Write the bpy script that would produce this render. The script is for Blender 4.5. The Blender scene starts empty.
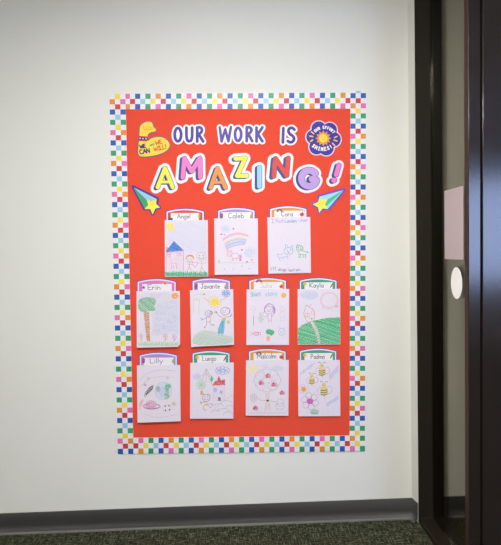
import bpy, bmesh, math, random
import numpy as np
from mathutils import Vector
random.seed(7)
SC = bpy.context.scene
COL = SC.collection

# ------------------------------------------------------------------ camera
FPX, IW, IH = 440.0, 501.0, 545.0
CAM = np.array((0.01744464, -2.19559305, 1.41064465))
YAW, PITCH, ROLL = 0.01580348, -0.05411864, -0.02869737
Fv = np.array((math.sin(YAW)*math.cos(PITCH), math.cos(YAW)*math.cos(PITCH), math.sin(PITCH)))
R0 = np.cross(Fv, (0, 0, 1.0)); R0 /= np.linalg.norm(R0)
U0 = np.cross(R0, Fv)
Rv = R0*math.cos(ROLL) + U0*math.sin(ROLL)
Uv = -R0*math.sin(ROLL) + U0*math.cos(ROLL)
cd = bpy.data.cameras.new('camera'); cam = bpy.data.objects.new('camera', cd); COL.objects.link(cam)
cd.sensor_fit = 'HORIZONTAL'; cd.sensor_width = 36.0; cd.lens = FPX/IW*36.0
cd.clip_start = 0.02; cd.clip_end = 60
from mathutils import Matrix
M = Matrix(((Rv[0], Uv[0], -Fv[0], CAM[0]), (Rv[1], Uv[1], -Fv[1], CAM[1]), (Rv[2], Uv[2], -Fv[2], CAM[2]), (0, 0, 0, 1)))
cam.matrix_world = M
SC.camera = cam

def ray(px, py):
    return Fv + Rv*((px-IW/2)/FPX) + Uv*((IH/2-py)/FPX)
def at_y(px, py, Y=0.0):
    d = ray(px, py); t = (Y-CAM[1])/d[1]; p = CAM + d*t
    return (float(p[0]), float(p[2]))
def at_x(px, py, X):
    d = ray(px, py); t = (X-CAM[0])/d[0]; p = CAM + d*t
    return (float(p[1]), float(p[2]))
def pix(P):
    d = np.array(P)-CAM; z = d@Fv
    return IW/2+FPX*(d@Rv)/z, IH/2-FPX*(d@Uv)/z

# ------------------------------------------------------------------ materials
def s2l(c):
    return tuple(((v/255)/12.92 if v/255 <= 0.04045 else ((v/255+0.055)/1.055)**2.4) for v in c)
MATS = {}
def mat(name, rgb, rough=0.7, spec=0.3, noise=0.0, nscale=60, bump=0.0, bscale=200, metal=0):
    if name in MATS: return MATS[name]
    m = bpy.data.materials.new(name); m.use_nodes = True
    nt = m.node_tree; b = nt.nodes['Principled BSDF']
    b.inputs['Roughness'].default_value = rough
    b.inputs['Specular IOR Level'].default_value = spec
    b.inputs['Metallic'].default_value = metal
    c = (*s2l(rgb), 1)
    b.inputs['Base Color'].default_value = c
    tc = nt.nodes.new('ShaderNodeTexCoord')
    n = nt.nodes.new('ShaderNodeTexNoise'); n.inputs['Scale'].default_value = nscale; n.inputs['Detail'].default_value = 4
    nt.links.new(tc.outputs['Object'], n.inputs['Vector'])
    r = nt.nodes.new('ShaderNodeMapRange')
    r.inputs['From Min'].default_value = .3; r.inputs['From Max'].default_value = .7
    r.inputs['To Min'].default_value = 1-noise; r.inputs['To Max'].default_value = 1+noise
    nt.links.new(n.outputs['Fac'], r.inputs['Value'])
    h = nt.nodes.new('ShaderNodeHueSaturation'); h.inputs['Color'].default_value = c
    nt.links.new(r.outputs['Result'], h.inputs['Value'])
    nt.links.new(h.outputs['Color'], b.inputs['Base Color'])
    if bump:
        n2 = nt.nodes.new('ShaderNodeTexNoise'); n2.inputs['Scale'].default_value = bscale; n2.inputs['Detail'].default_value = 6
        nt.links.new(tc.outputs['Object'], n2.inputs['Vector'])
        bp = nt.nodes.new('ShaderNodeBump'); bp.inputs['Strength'].default_value = bump; bp.inputs['Distance'].default_value = .01
        nt.links.new(n2.outputs['Fac'], bp.inputs['Height'])
        nt.links.new(bp.outputs['Normal'], b.inputs['Normal'])
    MATS[name] = m
    return m
def ink(rgb, val, sat):
    m = max(rgb); return tuple(max(0, (m-(m-c)*sat))*val for c in rgb)
def card(name, rgb): return mat('card_'+name, rgb if name in ('white', 'tag_white') else ink(rgb, .88, 1.1), rough=.45, spec=.35, noise=.02)
def crayon(name, rgb): return mat('crayon_'+name, tuple(c*.90 for c in rgb), rough=.8, spec=.15, noise=.10, nscale=400)

WALL = mat('painted_wallcovering', (210, 209, 203), .75, .25, noise=.015, nscale=180, bump=.12, bscale=260)
SIDEWALL = mat('grey_green_wall_paint', (190, 184, 168), .8, .2, noise=.015, nscale=150)
CEIL = mat('ceiling_tile', (225, 225, 220), .9, .1, noise=.05, nscale=90, bump=.2)
BASE = mat('charcoal_rubber_base', (56, 55, 55), .34, .9, noise=.04, nscale=30)
DARK = mat('dark_bronze_frame', (33, 28, 23), .5, .15, noise=.06, nscale=40)
DARKER = mat('dark_bronze_stop', (22, 20, 17), .55, .12, noise=.06, nscale=40)
BROWN = mat('brown_edge', (60, 38, 31), .5, .2, noise=.05)
STILE = mat('glossy_dark_door', (32, 25, 22), .17, .6, noise=.04)
RED = mat('red_backing_paper', (209, 71, 51), .85, .15, noise=.05, nscale=220, bump=.10, bscale=9)
RAIL = mat('dark_bottom_rail', (32, 25, 20), .3, .4, noise=.06)
PAPER = mat('white_drawing_paper', (208, 199, 210), .8, .2, noise=.015, nscale=120)
WHITE = card('white', (214, 210, 213))
LIGHTPANEL = None

def carpet_mat():
    m = bpy.data.materials.new('woven_carpet'); m.use_nodes = True
    nt = m.node_tree; L = nt.links.new; N = nt.nodes.new
    b = nt.nodes['Principled BSDF']; b.inputs['Roughness'].default_value = .95; b.inputs['Specular IOR Level'].default_value = .1
    tc = N('ShaderNodeTexCoord')
    outs = []
    for sc in ((20, 210, 1), (210, 20, 1), (90, 90, 1)):
        mp = N('ShaderNodeMapping'); mp.inputs['Scale'].default_value = sc
        L(tc.outputs['Object'], mp.inputs['Vector'])
        n = N('ShaderNodeTexNoise'); n.inputs['Scale'].default_value = 1; n.inputs['Detail'].default_value = 2
        L(mp.outputs['Vector'], n.inputs['Vector']); outs.append(n.outputs['Fac'])
    mx = N('ShaderNodeMath'); mx.operation = 'MAXIMUM'; L(outs[0], mx.inputs[0]); L(outs[1], mx.inputs[1])
    ad = N('ShaderNodeMath'); ad.operation = 'MULTIPLY_ADD'; L(outs[2], ad.inputs[0]); ad.inputs[1].default_value = .35; L(mx.outputs[0], ad.inputs[2])
    cr = N('ShaderNodeValToRGB'); e = cr.color_ramp.elements
    e[0].position = .62; e[0].color = (*s2l((24, 24, 18)), 1); e[1].position = .95; e[1].color = (*s2l((110, 114, 84)), 1)
    k = e.new(.76); k.color = (*s2l((56, 58, 45)), 1)
    L(ad.outputs[0], cr.inputs['Fac']); L(cr.outputs['Color'], b.inputs['Base Color'])
    bp = N('ShaderNodeBump'); bp.inputs['Strength'].default_value = .25; bp.inputs['Distance'].default_value = .002
    L(ad.outputs[0], bp.inputs['Height']); L(bp.outputs['Normal'], b.inputs['Normal'])
    return m
CARPET = carpet_mat()

def glass_mat():
    m = bpy.data.materials.new('tinted_glass'); m.use_nodes = True
    nt = m.node_tree; nt.nodes.clear(); N = nt.nodes.new; L = nt.links.new
    o = N('ShaderNodeOutputMaterial'); mx = N('ShaderNodeMixShader'); fr = N('ShaderNodeFresnel'); fr.inputs['IOR'].default_value = 1.45
    t = N('ShaderNodeBsdfTransparent'); t.inputs['Color'].default_value = (.83, .81, .74, 1)
    g = N('ShaderNodeBsdfGlossy'); g.inputs['Roughness'].default_value = .03
    mu = N('ShaderNodeMath'); mu.operation = 'MULTIPLY'; mu.inputs[1].default_value = .5
    L(fr.outputs[0], mu.inputs[0]); L(mu.outputs[0], mx.inputs[0]); L(t.outputs[0], mx.inputs[1]); L(g.outputs[0], mx.inputs[2]); L(mx.outputs[0], o.inputs[0])
    return m
GLASS = glass_mat()

# ------------------------------------------------------------------ object helpers
def link(name, me, parent=None):
    o = bpy.data.objects.new(name, me); COL.objects.link(o)
    if parent is not None: o.parent = parent
    return o
def tag(o, label=None, cat=None, group=None, kind=None):
    if label: o['label'] = label
    if cat: o['category'] = cat
    if group: o['group'] = group
    if kind: o['kind'] = kind
    return o
def empty(name, loc, label=None, cat=None, group=None, kind=None):
    o = bpy.data.objects.new(name, None); COL.objects.link(o); o.location = loc; o.empty_display_size = .05
    return tag(o, label, cat, group, kind)

class MB:
    """gathers faces in world space and links them as one mesh"""
    def __init__(s): s.v = []; s.f = []; s.m = []; s.mats = []
    def mi(s, m):
        if m not in s.mats: s.mats.append(m)
        return s.mats.index(m)
    def face(s, pts, m):
        k = len(s.v); s.v += [tuple(p) for p in pts]; s.f.append(tuple(range(k, k+len(pts)))); s.m.append(s.mi(m))
    def mesh(s, verts, faces, m):
        k = len(s.v); s.v += [tuple(p) for p in verts]; i = s.mi(m)
        for f in faces: s.f.append(tuple(k+q for q in f)); s.m.append(i)
    def box(s, x0, x1, y0, y1, z0, z1, m):
        p = [(x, y, z) for x in (x0, x1) for y in (y0, y1) for z in (z0, z1)]
        s.mesh(p, [(0, 1, 3, 2), (4, 6, 7, 5), (0, 4, 5, 1), (2, 3, 7, 6), (0, 2, 6, 4), (1, 5, 7, 3)], m)
    def build(s, name, parent=None, bevel=0):
        if not s.v: return None
        me = bpy.data.meshes.new(name)
        off = Vector((0, 0, 0))
        q = parent
        while q is not None: off += q.location; q = q.parent
        me.from_pydata([tuple(Vector(v)-off) for v in s.v], [], s.f)
        for m in s.mats: me.materials.append(m)
        for p, i in zip(me.polygons, s.m): p.material_index = i
        bm = bmesh.new(); bm.from_mesh(me)
        if not bevel:
            pass
        bmesh.ops.recalc_face_normals(bm, faces=[f for f in bm.faces]) if bevel else None
        bm.to_mesh(me); bm.free()
        o = link(name, me, parent)
        if bevel:
            md = o.modifiers.new('bevel', 'BEVEL'); md.width = bevel; md.segments = 2; md.limit_method = 'ANGLE'
        return o

# ---- shape builder: union of capsules and polygons, contoured on a fine grid in traced units, placed on the wall
def seg_d(X, Y, a, b):
    ax, ay = a; bx, by = b; dx, dy = bx-ax, by-ay; l = dx*dx+dy*dy
    t = np.clip(((X-ax)*dx+(Y-ay)*dy)/l, 0, 1) if l > 0 else 0
    return np.hypot(X-ax-t*dx, Y-ay-t*dy)
def sdf(X, Y, strokes, polys):
    D = np.full(X.shape, 1e9)
    for pts, r in strokes:
        if len(pts) == 1: D = np.minimum(D, np.hypot(X-pts[0][0], Y-pts[0][1])-r)
        for a, b in zip(pts[:-1], pts[1:]): D = np.minimum(D, seg_d(X, Y, a, b)-r)
    for P in polys:
        d = np.full(X.shape, 1e9); ins = np.zeros(X.shape, bool); n = len(P)
        for i in range(n):
            a, b = P[i], P[(i+1) % n]
            d = np.minimum(d, seg_d(X, Y, a, b))
            if a[1] != b[1]:
                c = ((a[1] > Y) != (b[1] > Y)) & (X < (b[0]-a[0])*(Y-a[1])/(b[1]-a[1])+a[0])
                ins ^= c
        D = np.minimum(D, np.where(ins, -d, d))
    return D
class Crop:
    """traced units -> metres on the wall"""
    def __init__(s, x0, y0, k): s.x0, s.y0, s.k = x0, y0, k
    def w(s, p): return at_y(s.x0+p[0]/s.k, s.y0+p[1]/s.k)
def shape(name, parent, crop, m, strokes=(), polys=(), off=0.0, front=.003, thick=.001, shift=(0, 0), res=.22, tilt=None):
    strokes = [([(p[0]+shift[0], p[1]+shift[1]) for p in pts], r) for pts, r in strokes]
    polys = [[(p[0]+shift[0], p[1]+shift[1]) for p in P] for P in polys]
    xs = [p[0]+e*r for pts, r in strokes for p in pts for e in (-1, 1)] + [p[0] for P in polys for p in P]
    ys = [p[1]+e*r for pts, r in strokes for p in pts for e in (-1, 1)] + [p[1] for P in polys for p in P]
    h = res*crop.k; pad = max(off, 0)+2*h
    gx = np.arange(min(xs)-pad, max(xs)+pad+h, h); gy = np.arange(min(ys)-pad, max(ys)+pad+h, h)
    X, Y = np.meshgrid(gx, gy)
    D = sdf(X, Y, strokes, polys)-off+1e-6
    bm = bmesh.new(); vd = {}
    def put(key, x, y):
        v = vd.get(key)
        if v is None:
            wx, wz = crop.w((x, y)); f = front+(tilt(wx, wz) if tilt else 0)
            v = vd[key] = bm.verts.new((wx, -f, wz))
        return v
    ny, nx = D.shape; inside = D < 0
    cnt = inside[:-1, :-1].astype(int)+inside[1:, :-1]+inside[:-1, 1:]+inside[1:, 1:]
    for j, i in zip(*np.nonzero(cnt)):
        cs = ((j, i), (j+1, i), (j+1, i+1), (j, i+1)); vs = []
        for a in range(4):
            c, d = cs[a], cs[(a+1) % 4]; dc, dd = D[c], D[d]
            if dc < 0: vs.append(put(c, gx[c[1]], gy[c[0]]))
            if (dc < 0) != (dd < 0):
                t = dc/(dc-dd); key = (c, d) if c < d else (d, c)
                vs.append(put(key, gx[c[1]]+t*(gx[d[1]]-gx[c[1]]), gy[c[0]]+t*(gy[d[0]]-gy[c[0]])))
        u = []
        for v in vs:
            if v not in u: u.append(v)
        if len(u) > 2:
            try: bm.faces.new(u)
            except ValueError: pass
    bmesh.ops.dissolve_limit(bm, angle_limit=.02, verts=bm.verts[:], edges=bm.edges[:])
    bmesh.ops.triangulate(bm, faces=[f for f in bm.faces if len(f.verts) > 4])
    for f in bm.faces:
        f.normal_update()
        if f.normal.y > 0: f.normal_flip()
    be = [e for e in bm.edges if len(e.link_faces) == 1]
    back = {}
    for e in be:
        for v in e.verts:
            if v not in back: back[v] = bm.verts.new((v.co.x, v.co.y+thick, v.co.z))
    for e in be:
        a, b = e.verts; bm.faces.new((a, b, back[b], back[a]))
    bmesh.ops.recalc_face_normals(bm, faces=bm.faces[:])
    ref = Vector((0, 0, 0)); q = parent
    while q is not None: ref += q.location; q = q.parent
    for v in bm.verts: v.co -= ref
    me = bpy.data.meshes.new(name); bm.to_mesh(me); bm.free(); me.materials.append(m)
    return link(name, me, parent)

def smooth(P, n=2, closed=True):
    for _ in range(n):
        Q = []; k = len(P)
        for i in range(k if closed else k-1):
            a, b = P[i], P[(i+1) % k]
            Q += [(.75*a[0]+.25*b[0], .75*a[1]+.25*b[1]), (.25*a[0]+.75*b[0], .25*a[1]+.75*b[1])]
        P = Q if closed else [P[0]]+Q+[P[-1]]
    return P
def arc(cx, cy, rx, ry, a0=0, a1=360, n=20):
    return [(cx+rx*math.cos(math.radians(a0+(a1-a0)*i/n)), cy+ry*math.sin(math.radians(a0+(a1-a0)*i/n))) for i in range(n+1)]

# ------------------------------------------------------------------ stroke lettering (unit cap height, y up)
def _a(cx, cy, rx, ry, a0, a1, n=9): return [(cx+rx*math.cos(math.radians(a0+(a1-a0)*i/n)), cy+ry*math.sin(math.radians(a0+(a1-a0)*i/n))) for i in range(n+1)]
GL = {
 'A': (.72, [[(0, 0), (.36, 1), (.72, 0)], [(.14, .36), (.58, .36)]]),
 'C': (.66, [_a(.36, .5, .36, .5, 50, 310)]), 'E': (.55, [[(.55, 1), (0, 1), (0, 0), (.55, 0)], [(0, .5), (.45, .5)]]),
 'F': (.55, [[(.55, 1), (0, 1), (0, 0)], [(0, .5), (.45, .5)]]), 'H': (.62, [[(0, 0), (0, 1)], [(.62, 0), (.62, 1)], [(0, .5), (.62, .5)]]),
 'I': (.3, [[(.15, 0), (.15, 1)], [(0, 0), (.3, 0)], [(0, 1), (.3, 1)]]), 'J': (.5, [[(.1, 1), (.55, 1)], [(.38, 1), (.38, .2), (.28, .02), (.12, .02), (0, .2)]]),
 'K': (.6, [[(0, 0), (0, 1)], [(.58, 1), (.02, .45), (.6, 0)]]), 'L': (.5, [[(0, 1), (0, 0), (.5, 0)]]),
 'M': (.8, [[(0, 0), (.08, 1), (.4, .35), (.72, 1), (.8, 0)]]), 'N': (.64, [[(0, 0), (0, 1), (.64, 0), (.64, 1)]]),
 'O': (.72, [_a(.36, .5, .36, .5, 90, 450, 14)]), 'P': (.55, [[(0, 0), (0, 1), (.35, .98), (.52, .76), (.38, .5), (0, .45)]]),
 'R': (.58, [[(0, 0), (0, 1), (.38, .98), (.52, .76), (.38, .52), (0, .48)], [(.25, .48), (.58, 0)]]),
 'S': (.55, [[(.52, .86), (.32, 1), (.08, .9), (.05, .68), (.28, .52), (.5, .36), (.5, .12), (.26, 0), (0, .14)]]),
 'T': (.6, [[(0, 1), (.6, 1)], [(.3, 1), (.3, 0)]]), 'U': (.62, [[(0, 1), (0, .25), (.14, .03), (.31, 0), (.48, .03), (.62, .25), (.62, 1)]]),
 'W': (.9, [[(0, 1), (.2, 0), (.45, .7), (.7, 0), (.9, 1)]]), 'Y': (.6, [[(0, 1), (.3, .5), (.6, 1)], [(.3, .5), (.3, 0)]]),
 'Z': (.6, [[(0, 1), (.6, 1), (0, 0), (.6, 0)]]), 'D': (.62, [[(0, 0), (0, 1), (.3, 1), (.6, .7), (.6, .3), (.3, 0), (0, 0)]]),
 'a': (.5, [_a(.22, .25, .22, .27, 30, 390, 12), [(.45, .54), (.45, .06), (.52, 0)]]), 'b': (.46, [[(0, 1), (0, 0)], _a(.22, .26, .22, .26, 180, -180, 12)]),
 'c': (.42, [_a(.24, .26, .23, .27, 50, 310)]), 'd': (.5, [_a(.22, .26, .22, .26, 0, 360, 12), [(.44, 1), (.44, 0)]]),
 'e': (.46, [[(.02, .28), (.44, .3)]+_a(.23, .27, .22, .27, 10, 310)]), 'g': (.48, [_a(.22, .28, .22, .26, 0, 360, 12), [(.44, .54), (.44, -.22), (.24, -.38), (.04, -.26)]]),
 'h': (.45, [[(0, 1), (0, 0)], [(0, .36), (.2, .55), (.42, .42), (.44, 0)]]), 'i': (.1, [[(.05, .52), (.05, 0)], [(.05, .74), (.05, .8)]]),
 'l': (.1, [[(.05, 1), (.05, 0)]]), 'm': (.72, [[(0, .54), (0, 0)], [(0, .36), (.16, .54), (.34, .42), (.35, 0)], [(.35, .36), (.52, .54), (.7, .42), (.72, 0)]]),
 'n': (.44, [[(0, .54), (0, 0)], [(0, .36), (.2, .55), (.42, .42), (.44, 0)]]), 'o': (.46, [_a(.23, .26, .23, .27, 90, 450, 12)]),
 'r': (.34, [[(0, .54), (0, 0)], [(0, .34), (.16, .52), (.34, .5)]]), 's': (.36, [[(.34, .46), (.16, .54), (.04, .4), (.32, .16), (.2, 0), (0, .08)]]),
 't': (.38, [[(.18, .86), (.18, .1), (.28, 0), (.38, .06)], [(0, .56), (.36, .56)]]), 'u': (.46, [[(0, .54), (.02, .14), (.2, 0), (.4, .14), (.42, .54)], [(.42, .54), (.46, 0)]]),
 'v': (.42, [[(0, .54), (.21, 0), (.42, .54)]]), 'w': (.62, [[(0, .54), (.15, 0), (.31, .45), (.47, 0), (.62, .54)]]),
 'y': (.46, [[(0, .54), (.24, .04)], [(.46, .54), (.1, -.36)]]), '!': (.12, [[(.08, 1), (.05, .32)], [(.04, .04), (.05, 0)]]), ' ': (.35, []),
}
def text_strokes(s, p0, p1, height, gap=.16):
    """letters fitted between two baseline points (y down units)"""
    w = sum(GL[c][0] for c in s)+gap*(len(s)-1)
    dx, dy = p1[0]-p0[0], p1[1]-p0[1]; L = math.hypot(dx, dy); ux, uy = dx/L, dy/L; k = L/w
    out = []; x = 0
    for c in s:
        for pl in GL[c][1]:
            out.append([(p0[0]+ux*(x+q[0])*k+uy*q[1]*height, p0[1]+uy*(x+q[0])*k-ux*q[1]*height) for q in pl])
        x += GL[c][0]+gap
    return out
def text_arc(s, cx, cy, r, a0, a1, h, outward=True):
    """letters along an arc; angles in degrees, y down, from a0 to a1"""
    out = []; n = len(s)
    for i, c in enumerate(s):
        a = math.radians(a0+(a1-a0)*i/(n-1)); w = GL[c][0]
        for pl in GL[c][1]:
            Q = []
            for q in pl:
                u = (q[0]-w/2)*h*.85; v = (q[1]-.5)*h
                if outward: rr = r+v; aa = a+u/r
                else: rr = r-v; aa = a-u/r
                Q.append((cx+rr*math.cos(aa), cy+rr*math.sin(aa)))
            out.append(Q)
    return out

# ------------------------------------------------------------------ setting
XL, XR, YB, H = -3.2, 5.0, -4.8, 2.92
x411 = at_y(411, 400, 0.0)[0]
JD = -.055                                             # depth of the jamb in front of the wall
xj0 = at_y(417.0, 330, JD)[0]; xj1 = at_y(443.5, 300, JD)[0]
xg = at_y(431.5, 300, JD)[0]                           # plane of the sidelight glass
def struct(mb, name, bevel=0, parent=None):
    o = mb.build(name, parent, bevel)
    if parent is None: o['kind'] = 'structure'
    return o
m = MB(); m.box(XL-.1, XR+.1, YB-.1, .12, -.06, 0, CARPET); struct(m, 'floor')
m = MB(); m.box(XL-.1, XR+.1, YB-.1, .12, H, H+.06, CEIL); struct(m, 'ceiling')
m = MB(); m.box(XL-.1, x411, 0, .12, 0, H, WALL)
m.mesh([(x411, 0, 0), (xj0, JD, 0), (xj0, .12, 0), (x411, .12, 0), (x411, 0, H), (xj0, JD, H), (xj0, .12, H), (x411, .12, H)],
       [(0, 1, 5, 4), (1, 2, 6, 5), (2, 3, 7, 6), (3, 0, 4, 7), (4, 5, 6, 7), (0, 3, 2, 1)], WALL)
struct(m, 'wall_back')
m = MB(); m.box(xj1-.02, XR+.1, 0.002, .12, 0, H, SIDEWALL); struct(m, 'wall_beyond_glass')
m = MB(); m.box(XL-.1, XL, YB, 0, 0, H, WALL); struct(m, 'wall_left')
m = MB(); m.box(XR, XR+.1, YB, 0, 0, H, SIDEWALL); struct(m, 'wall_right')
WX0, WX1, WZ0, WZ1 = 2.6, 4.6, .8, 2.35
m = MB()
m.box(XL-.1, WX0, YB-.1, YB, 0, H, WALL); m.box(WX1, XR+.1, YB-.1, YB, 0, H, WALL)
m.box(WX0, WX1, YB-.1, YB, 0, WZ0, WALL); m.box(WX0, WX1, YB-.1, YB, WZ1, H, WALL); struct(m, 'wall_front')
w2 = empty('window_2', ((WX0+WX1)/2, YB-.05, WZ0), kind='structure')
m = MB()
for a in (WX0, WX1-.05): m.box(a, a+.05, YB-.08, YB-.02, WZ0, WZ1, DARK)
for a in (WZ0, WZ1-.05): m.box(WX0+.05, WX1-.05, YB-.08, YB-.02, a, a+.05, DARK)
m.build('window_frame', w2)
m = MB(); m.box(WX0+.05, WX1-.05, YB-.053, YB-.047, WZ0+.05, WZ1-.05, GLASS); m.build('glass_pane', w2)

# cove base swept along the wall foot and round the short return
def sweep(path, prof, m):
    mb = MB(); n = len(path); rings = []
    for i in range(n):
        d = []
        if i > 0: d.append((path[i][0]-path[i-1][0], path[i][1]-path[i-1][1]))
        if i < n-1: d.append((path[i+1][0]-path[i][0], path[i+1][1]-path[i][1]))
        ns = []
        for a in d:
            l = math.hypot(*a); ns.append((a[1]/l, -a[0]/l))
        if len(ns) == 2:
            sx, sy = ns[0][0]+ns[1][0], ns[0][1]+ns[1][1]; k = 2/(sx*sx+sy*sy); nn = (sx*k, sy*k)
        else: nn = ns[0]
        rings.append([(path[i][0]+nn[0]*p[0], path[i][1]+nn[1]*p[0], p[1]) for p in prof])
    V = [v for r in rings for v in r]; k = len(prof)
    F = [(i*k+j, i*k+j+1, (i+1)*k+j+1, (i+1)*k+j) for i in range(n-1) for j in range(k-1)]
    mb.mesh(V, F, m); return mb
prof = [(0, .101), (.003, .101), (.0042, .099), (.0045, .040), (.006, .0285), (.0088, .0205), (.0106, .0175), (.0109, .0171), (.0222, .0050), (.0226, .0044), (.0232, .003), (.0232, 0), (0, 0)]
o = struct(sweep([(XL, 0), (x411, 0), (xj0, JD)], prof, BASE), 'baseboard_back')
for p in o.data.polygons: p.use_smooth = True
highlight_prof = [(.0118, .0108), (.0150, .0104), (.0200, .0085), (.0236, .0050), (.0246, .001), (.0246, 0)]  # added lip in paler grey, painting the highlight along the baseboard toe
struct(sweep([(XL, 0), (x411, 0), (xj0, JD)], highlight_prof, mat('toe_highlight_grey', (96, 95, 90), .6, .3, noise=.05)), 'toe_highlight_1')
o = struct(sweep([(xj1, .002), (XR, .002)], prof, BASE), 'baseboard_beyond_glass')
o = struct(sweep([(XL, YB), (XL, 0)], prof, BASE), 'baseboard_left')

# sidelight window of the office front: wall jamb, stop, glass, rails
yn = -.40                                              # near end of the glass
xp = at_y(465.2, 300, yn)[0]                           # left edge of the near post
w1 = empty('window_1', (xg, -.2, 0), kind='structure')
m = MB(); m.box(xj0, xg, JD, 0, 0, H, DARK); o = m.build('window_jamb', w1, .002)
m = MB(); m.box(xg+.0005, xj1, JD+.004, 0, 0, H, DARKER); m.build('glazing_stop', w1, .002)
m = MB(); m.box(xg-.0028, xg+.0004, JD-.006, JD+.003, .03, 2.8, mat('highlight_bronze', (64, 60, 50), .25, .6)); m.build('jamb_highlight', w1)  # paler strip added between jamb and stop to draw the thin highlight line
m = MB(); m.box(xg-.004, xg+.004, yn-.012, JD-.0065, .03, 2.8, GLASS); m.build('glass_pane', w1)
m = MB(); m.box(xj0+.004, xg+.05, yn, JD-.001, 0, .028, RAIL); m.build('bottom_rail', w1, .003)
m = MB(); m.box(xj0+.004, xg+.05, yn, JD-.001, 2.8, H, DARK); m.build('head_rail', w1, .003)
# near post and door leaf beside it
xgv = at_y(480.7, 300, yn-.03)[0]
d1 = empty('door_1', (xp, yn-.06, 0), kind='structure')
m = MB(); m.box(xp, xgv-.001, yn-.03, yn, 0, H, STILE); m.box(xp-.0025, xp, yn-.028, yn, 0, H, BROWN); m.build('door_frame', d1, .002)
m = MB(); m.box(xgv+.004, xgv+.55, yn-.038, yn+.004, .012, 2.78, STILE); m.box(xgv+.004, xgv+.55, yn-.03, yn, 2.79, H, STILE); m.build('door_leaf', d1, .002)
m = MB(); m.box(xgv-.001, xgv+.004, yn-.012, yn-.004, 0, H, BROWN); m.build('door_seal', d1)

# paper sheet and round decal on the sidelight glass
def glass_poly(px_pts, x, m, name, label, cat, t=.0012):
    P = [at_x(a, b, x) for a, b in px_pts]
    mb = MB(); n = len(P)
    mb.face([(x-t, p[0], p[1]) for p in P], m); mb.face([(x, p[0], p[1]) for p in reversed(P)], m)
    for i in range(n):
        a, b = P[i], P[(i+1) % n]; mb.face([(x-t, a[0], a[1]), (x, a[0], a[1]), (x, b[0], b[1]), (x-t, b[0], b[1])], m)
    return tag(mb.build(name), label, cat)
y0s = at_x(445.5, 190, xg)[0]; y1s = max(at_x(464.5, 186, xg)[0], yn+.006)
zt = at_x(455, 188.3, xg)[1]; zb = at_x(455, 259.3, xg)[1]
mb = MB(); pk = mat('pale_pink_paper', (188, 174, 176), .8, .2, noise=.02)
mb.box(xg-.0056, xg-.0044, y1s, y0s, zb, zt, pk)
tag(mb.build('paper_sheet'), 'plain pale pink sheet of paper taped to the narrow sidelight glass', 'paper')
cyz = at_x(457.6, 283, xg); rr = .5*(at_x(457.6, 267.2, xg)[1]-at_x(457.6, 298.8, xg)[1])
ry_ = .5*(at_x(452, 283, xg)[0]-at_x(463.2, 283, xg)[0])
mb = MB(); Q = [(cyz[0]+ry_*math.cos(2*math.pi*i/48), cyz[1]+rr*math.sin(2*math.pi*i/48)) for i in range(48)]
dm = mat('white_vinyl', (250, 250, 248), .5, .3)
mb.face([(xg-.0056, a, b) for a, b in Q], dm); mb.face([(xg-.0044, a, b) for a, b in reversed(Q)], dm)
for i in range(48):
    a, b = Q[i], Q[(i+1) % 48]; mb.face([(xg-.0056, *a), (xg-.0044, *a), (xg-.0044, *b), (xg-.0056, *b)], dm)
tag(mb.build('round_decal'), 'white round decal stuck on the sidelight glass below the pink paper', 'sticker')

# ------------------------------------------------------------------ lamps
def lightmat(s):
    m = bpy.data.materials.new('lamp_diffuser'); m.use_nodes = True; nt = m.node_tree; nt.nodes.clear()
    e = nt.nodes.new('ShaderNodeEmission'); e.inputs['Color'].default_value = (1, .985, .95, 1); e.inputs['Strength'].default_value = s
    o = nt.nodes.new('ShaderNodeOutputMaterial'); nt.links.new(e.outputs[0], o.inputs[0]); return m
LP = lightmat(75)
def lamp(x, y, sx, sy, label):
    t = empty('ceiling_light', (x, y, H), label, 'ceiling light', 'ceiling light panels')
    m = MB(); f = .03
    m.box(x-sx/2, x+sx/2, y-sy/2, y-sy/2+f, H-.03, H-.001, WHITE); m.box(x-sx/2, x+sx/2, y+sy/2-f, y+sy/2, H-.03, H-.001, WHITE)
    m.box(x-sx/2, x-sx/2+f, y-sy/2+f, y+sy/2-f, H-.03, H-.001, WHITE); m.box(x+sx/2-f, x+sx/2, y-sy/2+f, y+sy/2-f, H-.03, H-.001, WHITE)
    m.build('frame', t)
    m = MB(); m.box(x-sx/2+f, x+sx/2-f, y-sy/2+f, y+sy/2-f, H-.02, H-.004, LP); m.build('diffuser', t)
lamp(-.02, -1.95, .6, 1.0, 'white framed ceiling light panel nearest the display wall')
lamp(-.02, -4.0, .6, .6, 'white framed ceiling light panel farther from the display wall')
w = bpy.data.worlds.new('sky'); SC.world = w; w.use_nodes = True
bg = w.node_tree.nodes['Background']; bg.inputs['Color'].default_value = (.36, .50, 1.0, 1); bg.inputs['Strength'].default_value = 23

# ------------------------------------------------------------------ board: red paper and border strips
def quad(c, u, v):
    (ax, ay), (bx, by), (dx, dy), (ex, ey) = c          # TL TR BL BR in photo units
    return (ax*(1-u)*(1-v)+bx*u*(1-v)+dx*(1-u)*v+ex*u*v, ay*(1-u)*(1-v)+by*u*(1-v)+dy*(1-u)*v+ey*u*v)
PX = Crop(0, 0, 1)
rc = [(112, 97), (363, 94), (121, 451), (362, 448)]
m = MB(); NX, NZ = 24, 34; V = []
for j in range(NZ+1):
    for i in range(NX+1):
        x, z = PX.w(quad(rc, i/NX, j/NZ)); V.append((x, -.0012, z))
F = [(j*(NX+1)+i, (j+1)*(NX+1)+i, (j+1)*(NX+1)+i+1, j*(NX+1)+i+1) for j in range(NZ) for i in range(NX)]
m.mesh(V, F, RED)
ring = [i for i in range(NX+1)]+[j*(NX+1)+NX for j in range(1, NZ+1)]+[NZ*(NX+1)+i for i in range(NX-1, -1, -1)]+[j*(NX+1) for j in range(NZ-1, 0, -1)]
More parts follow.
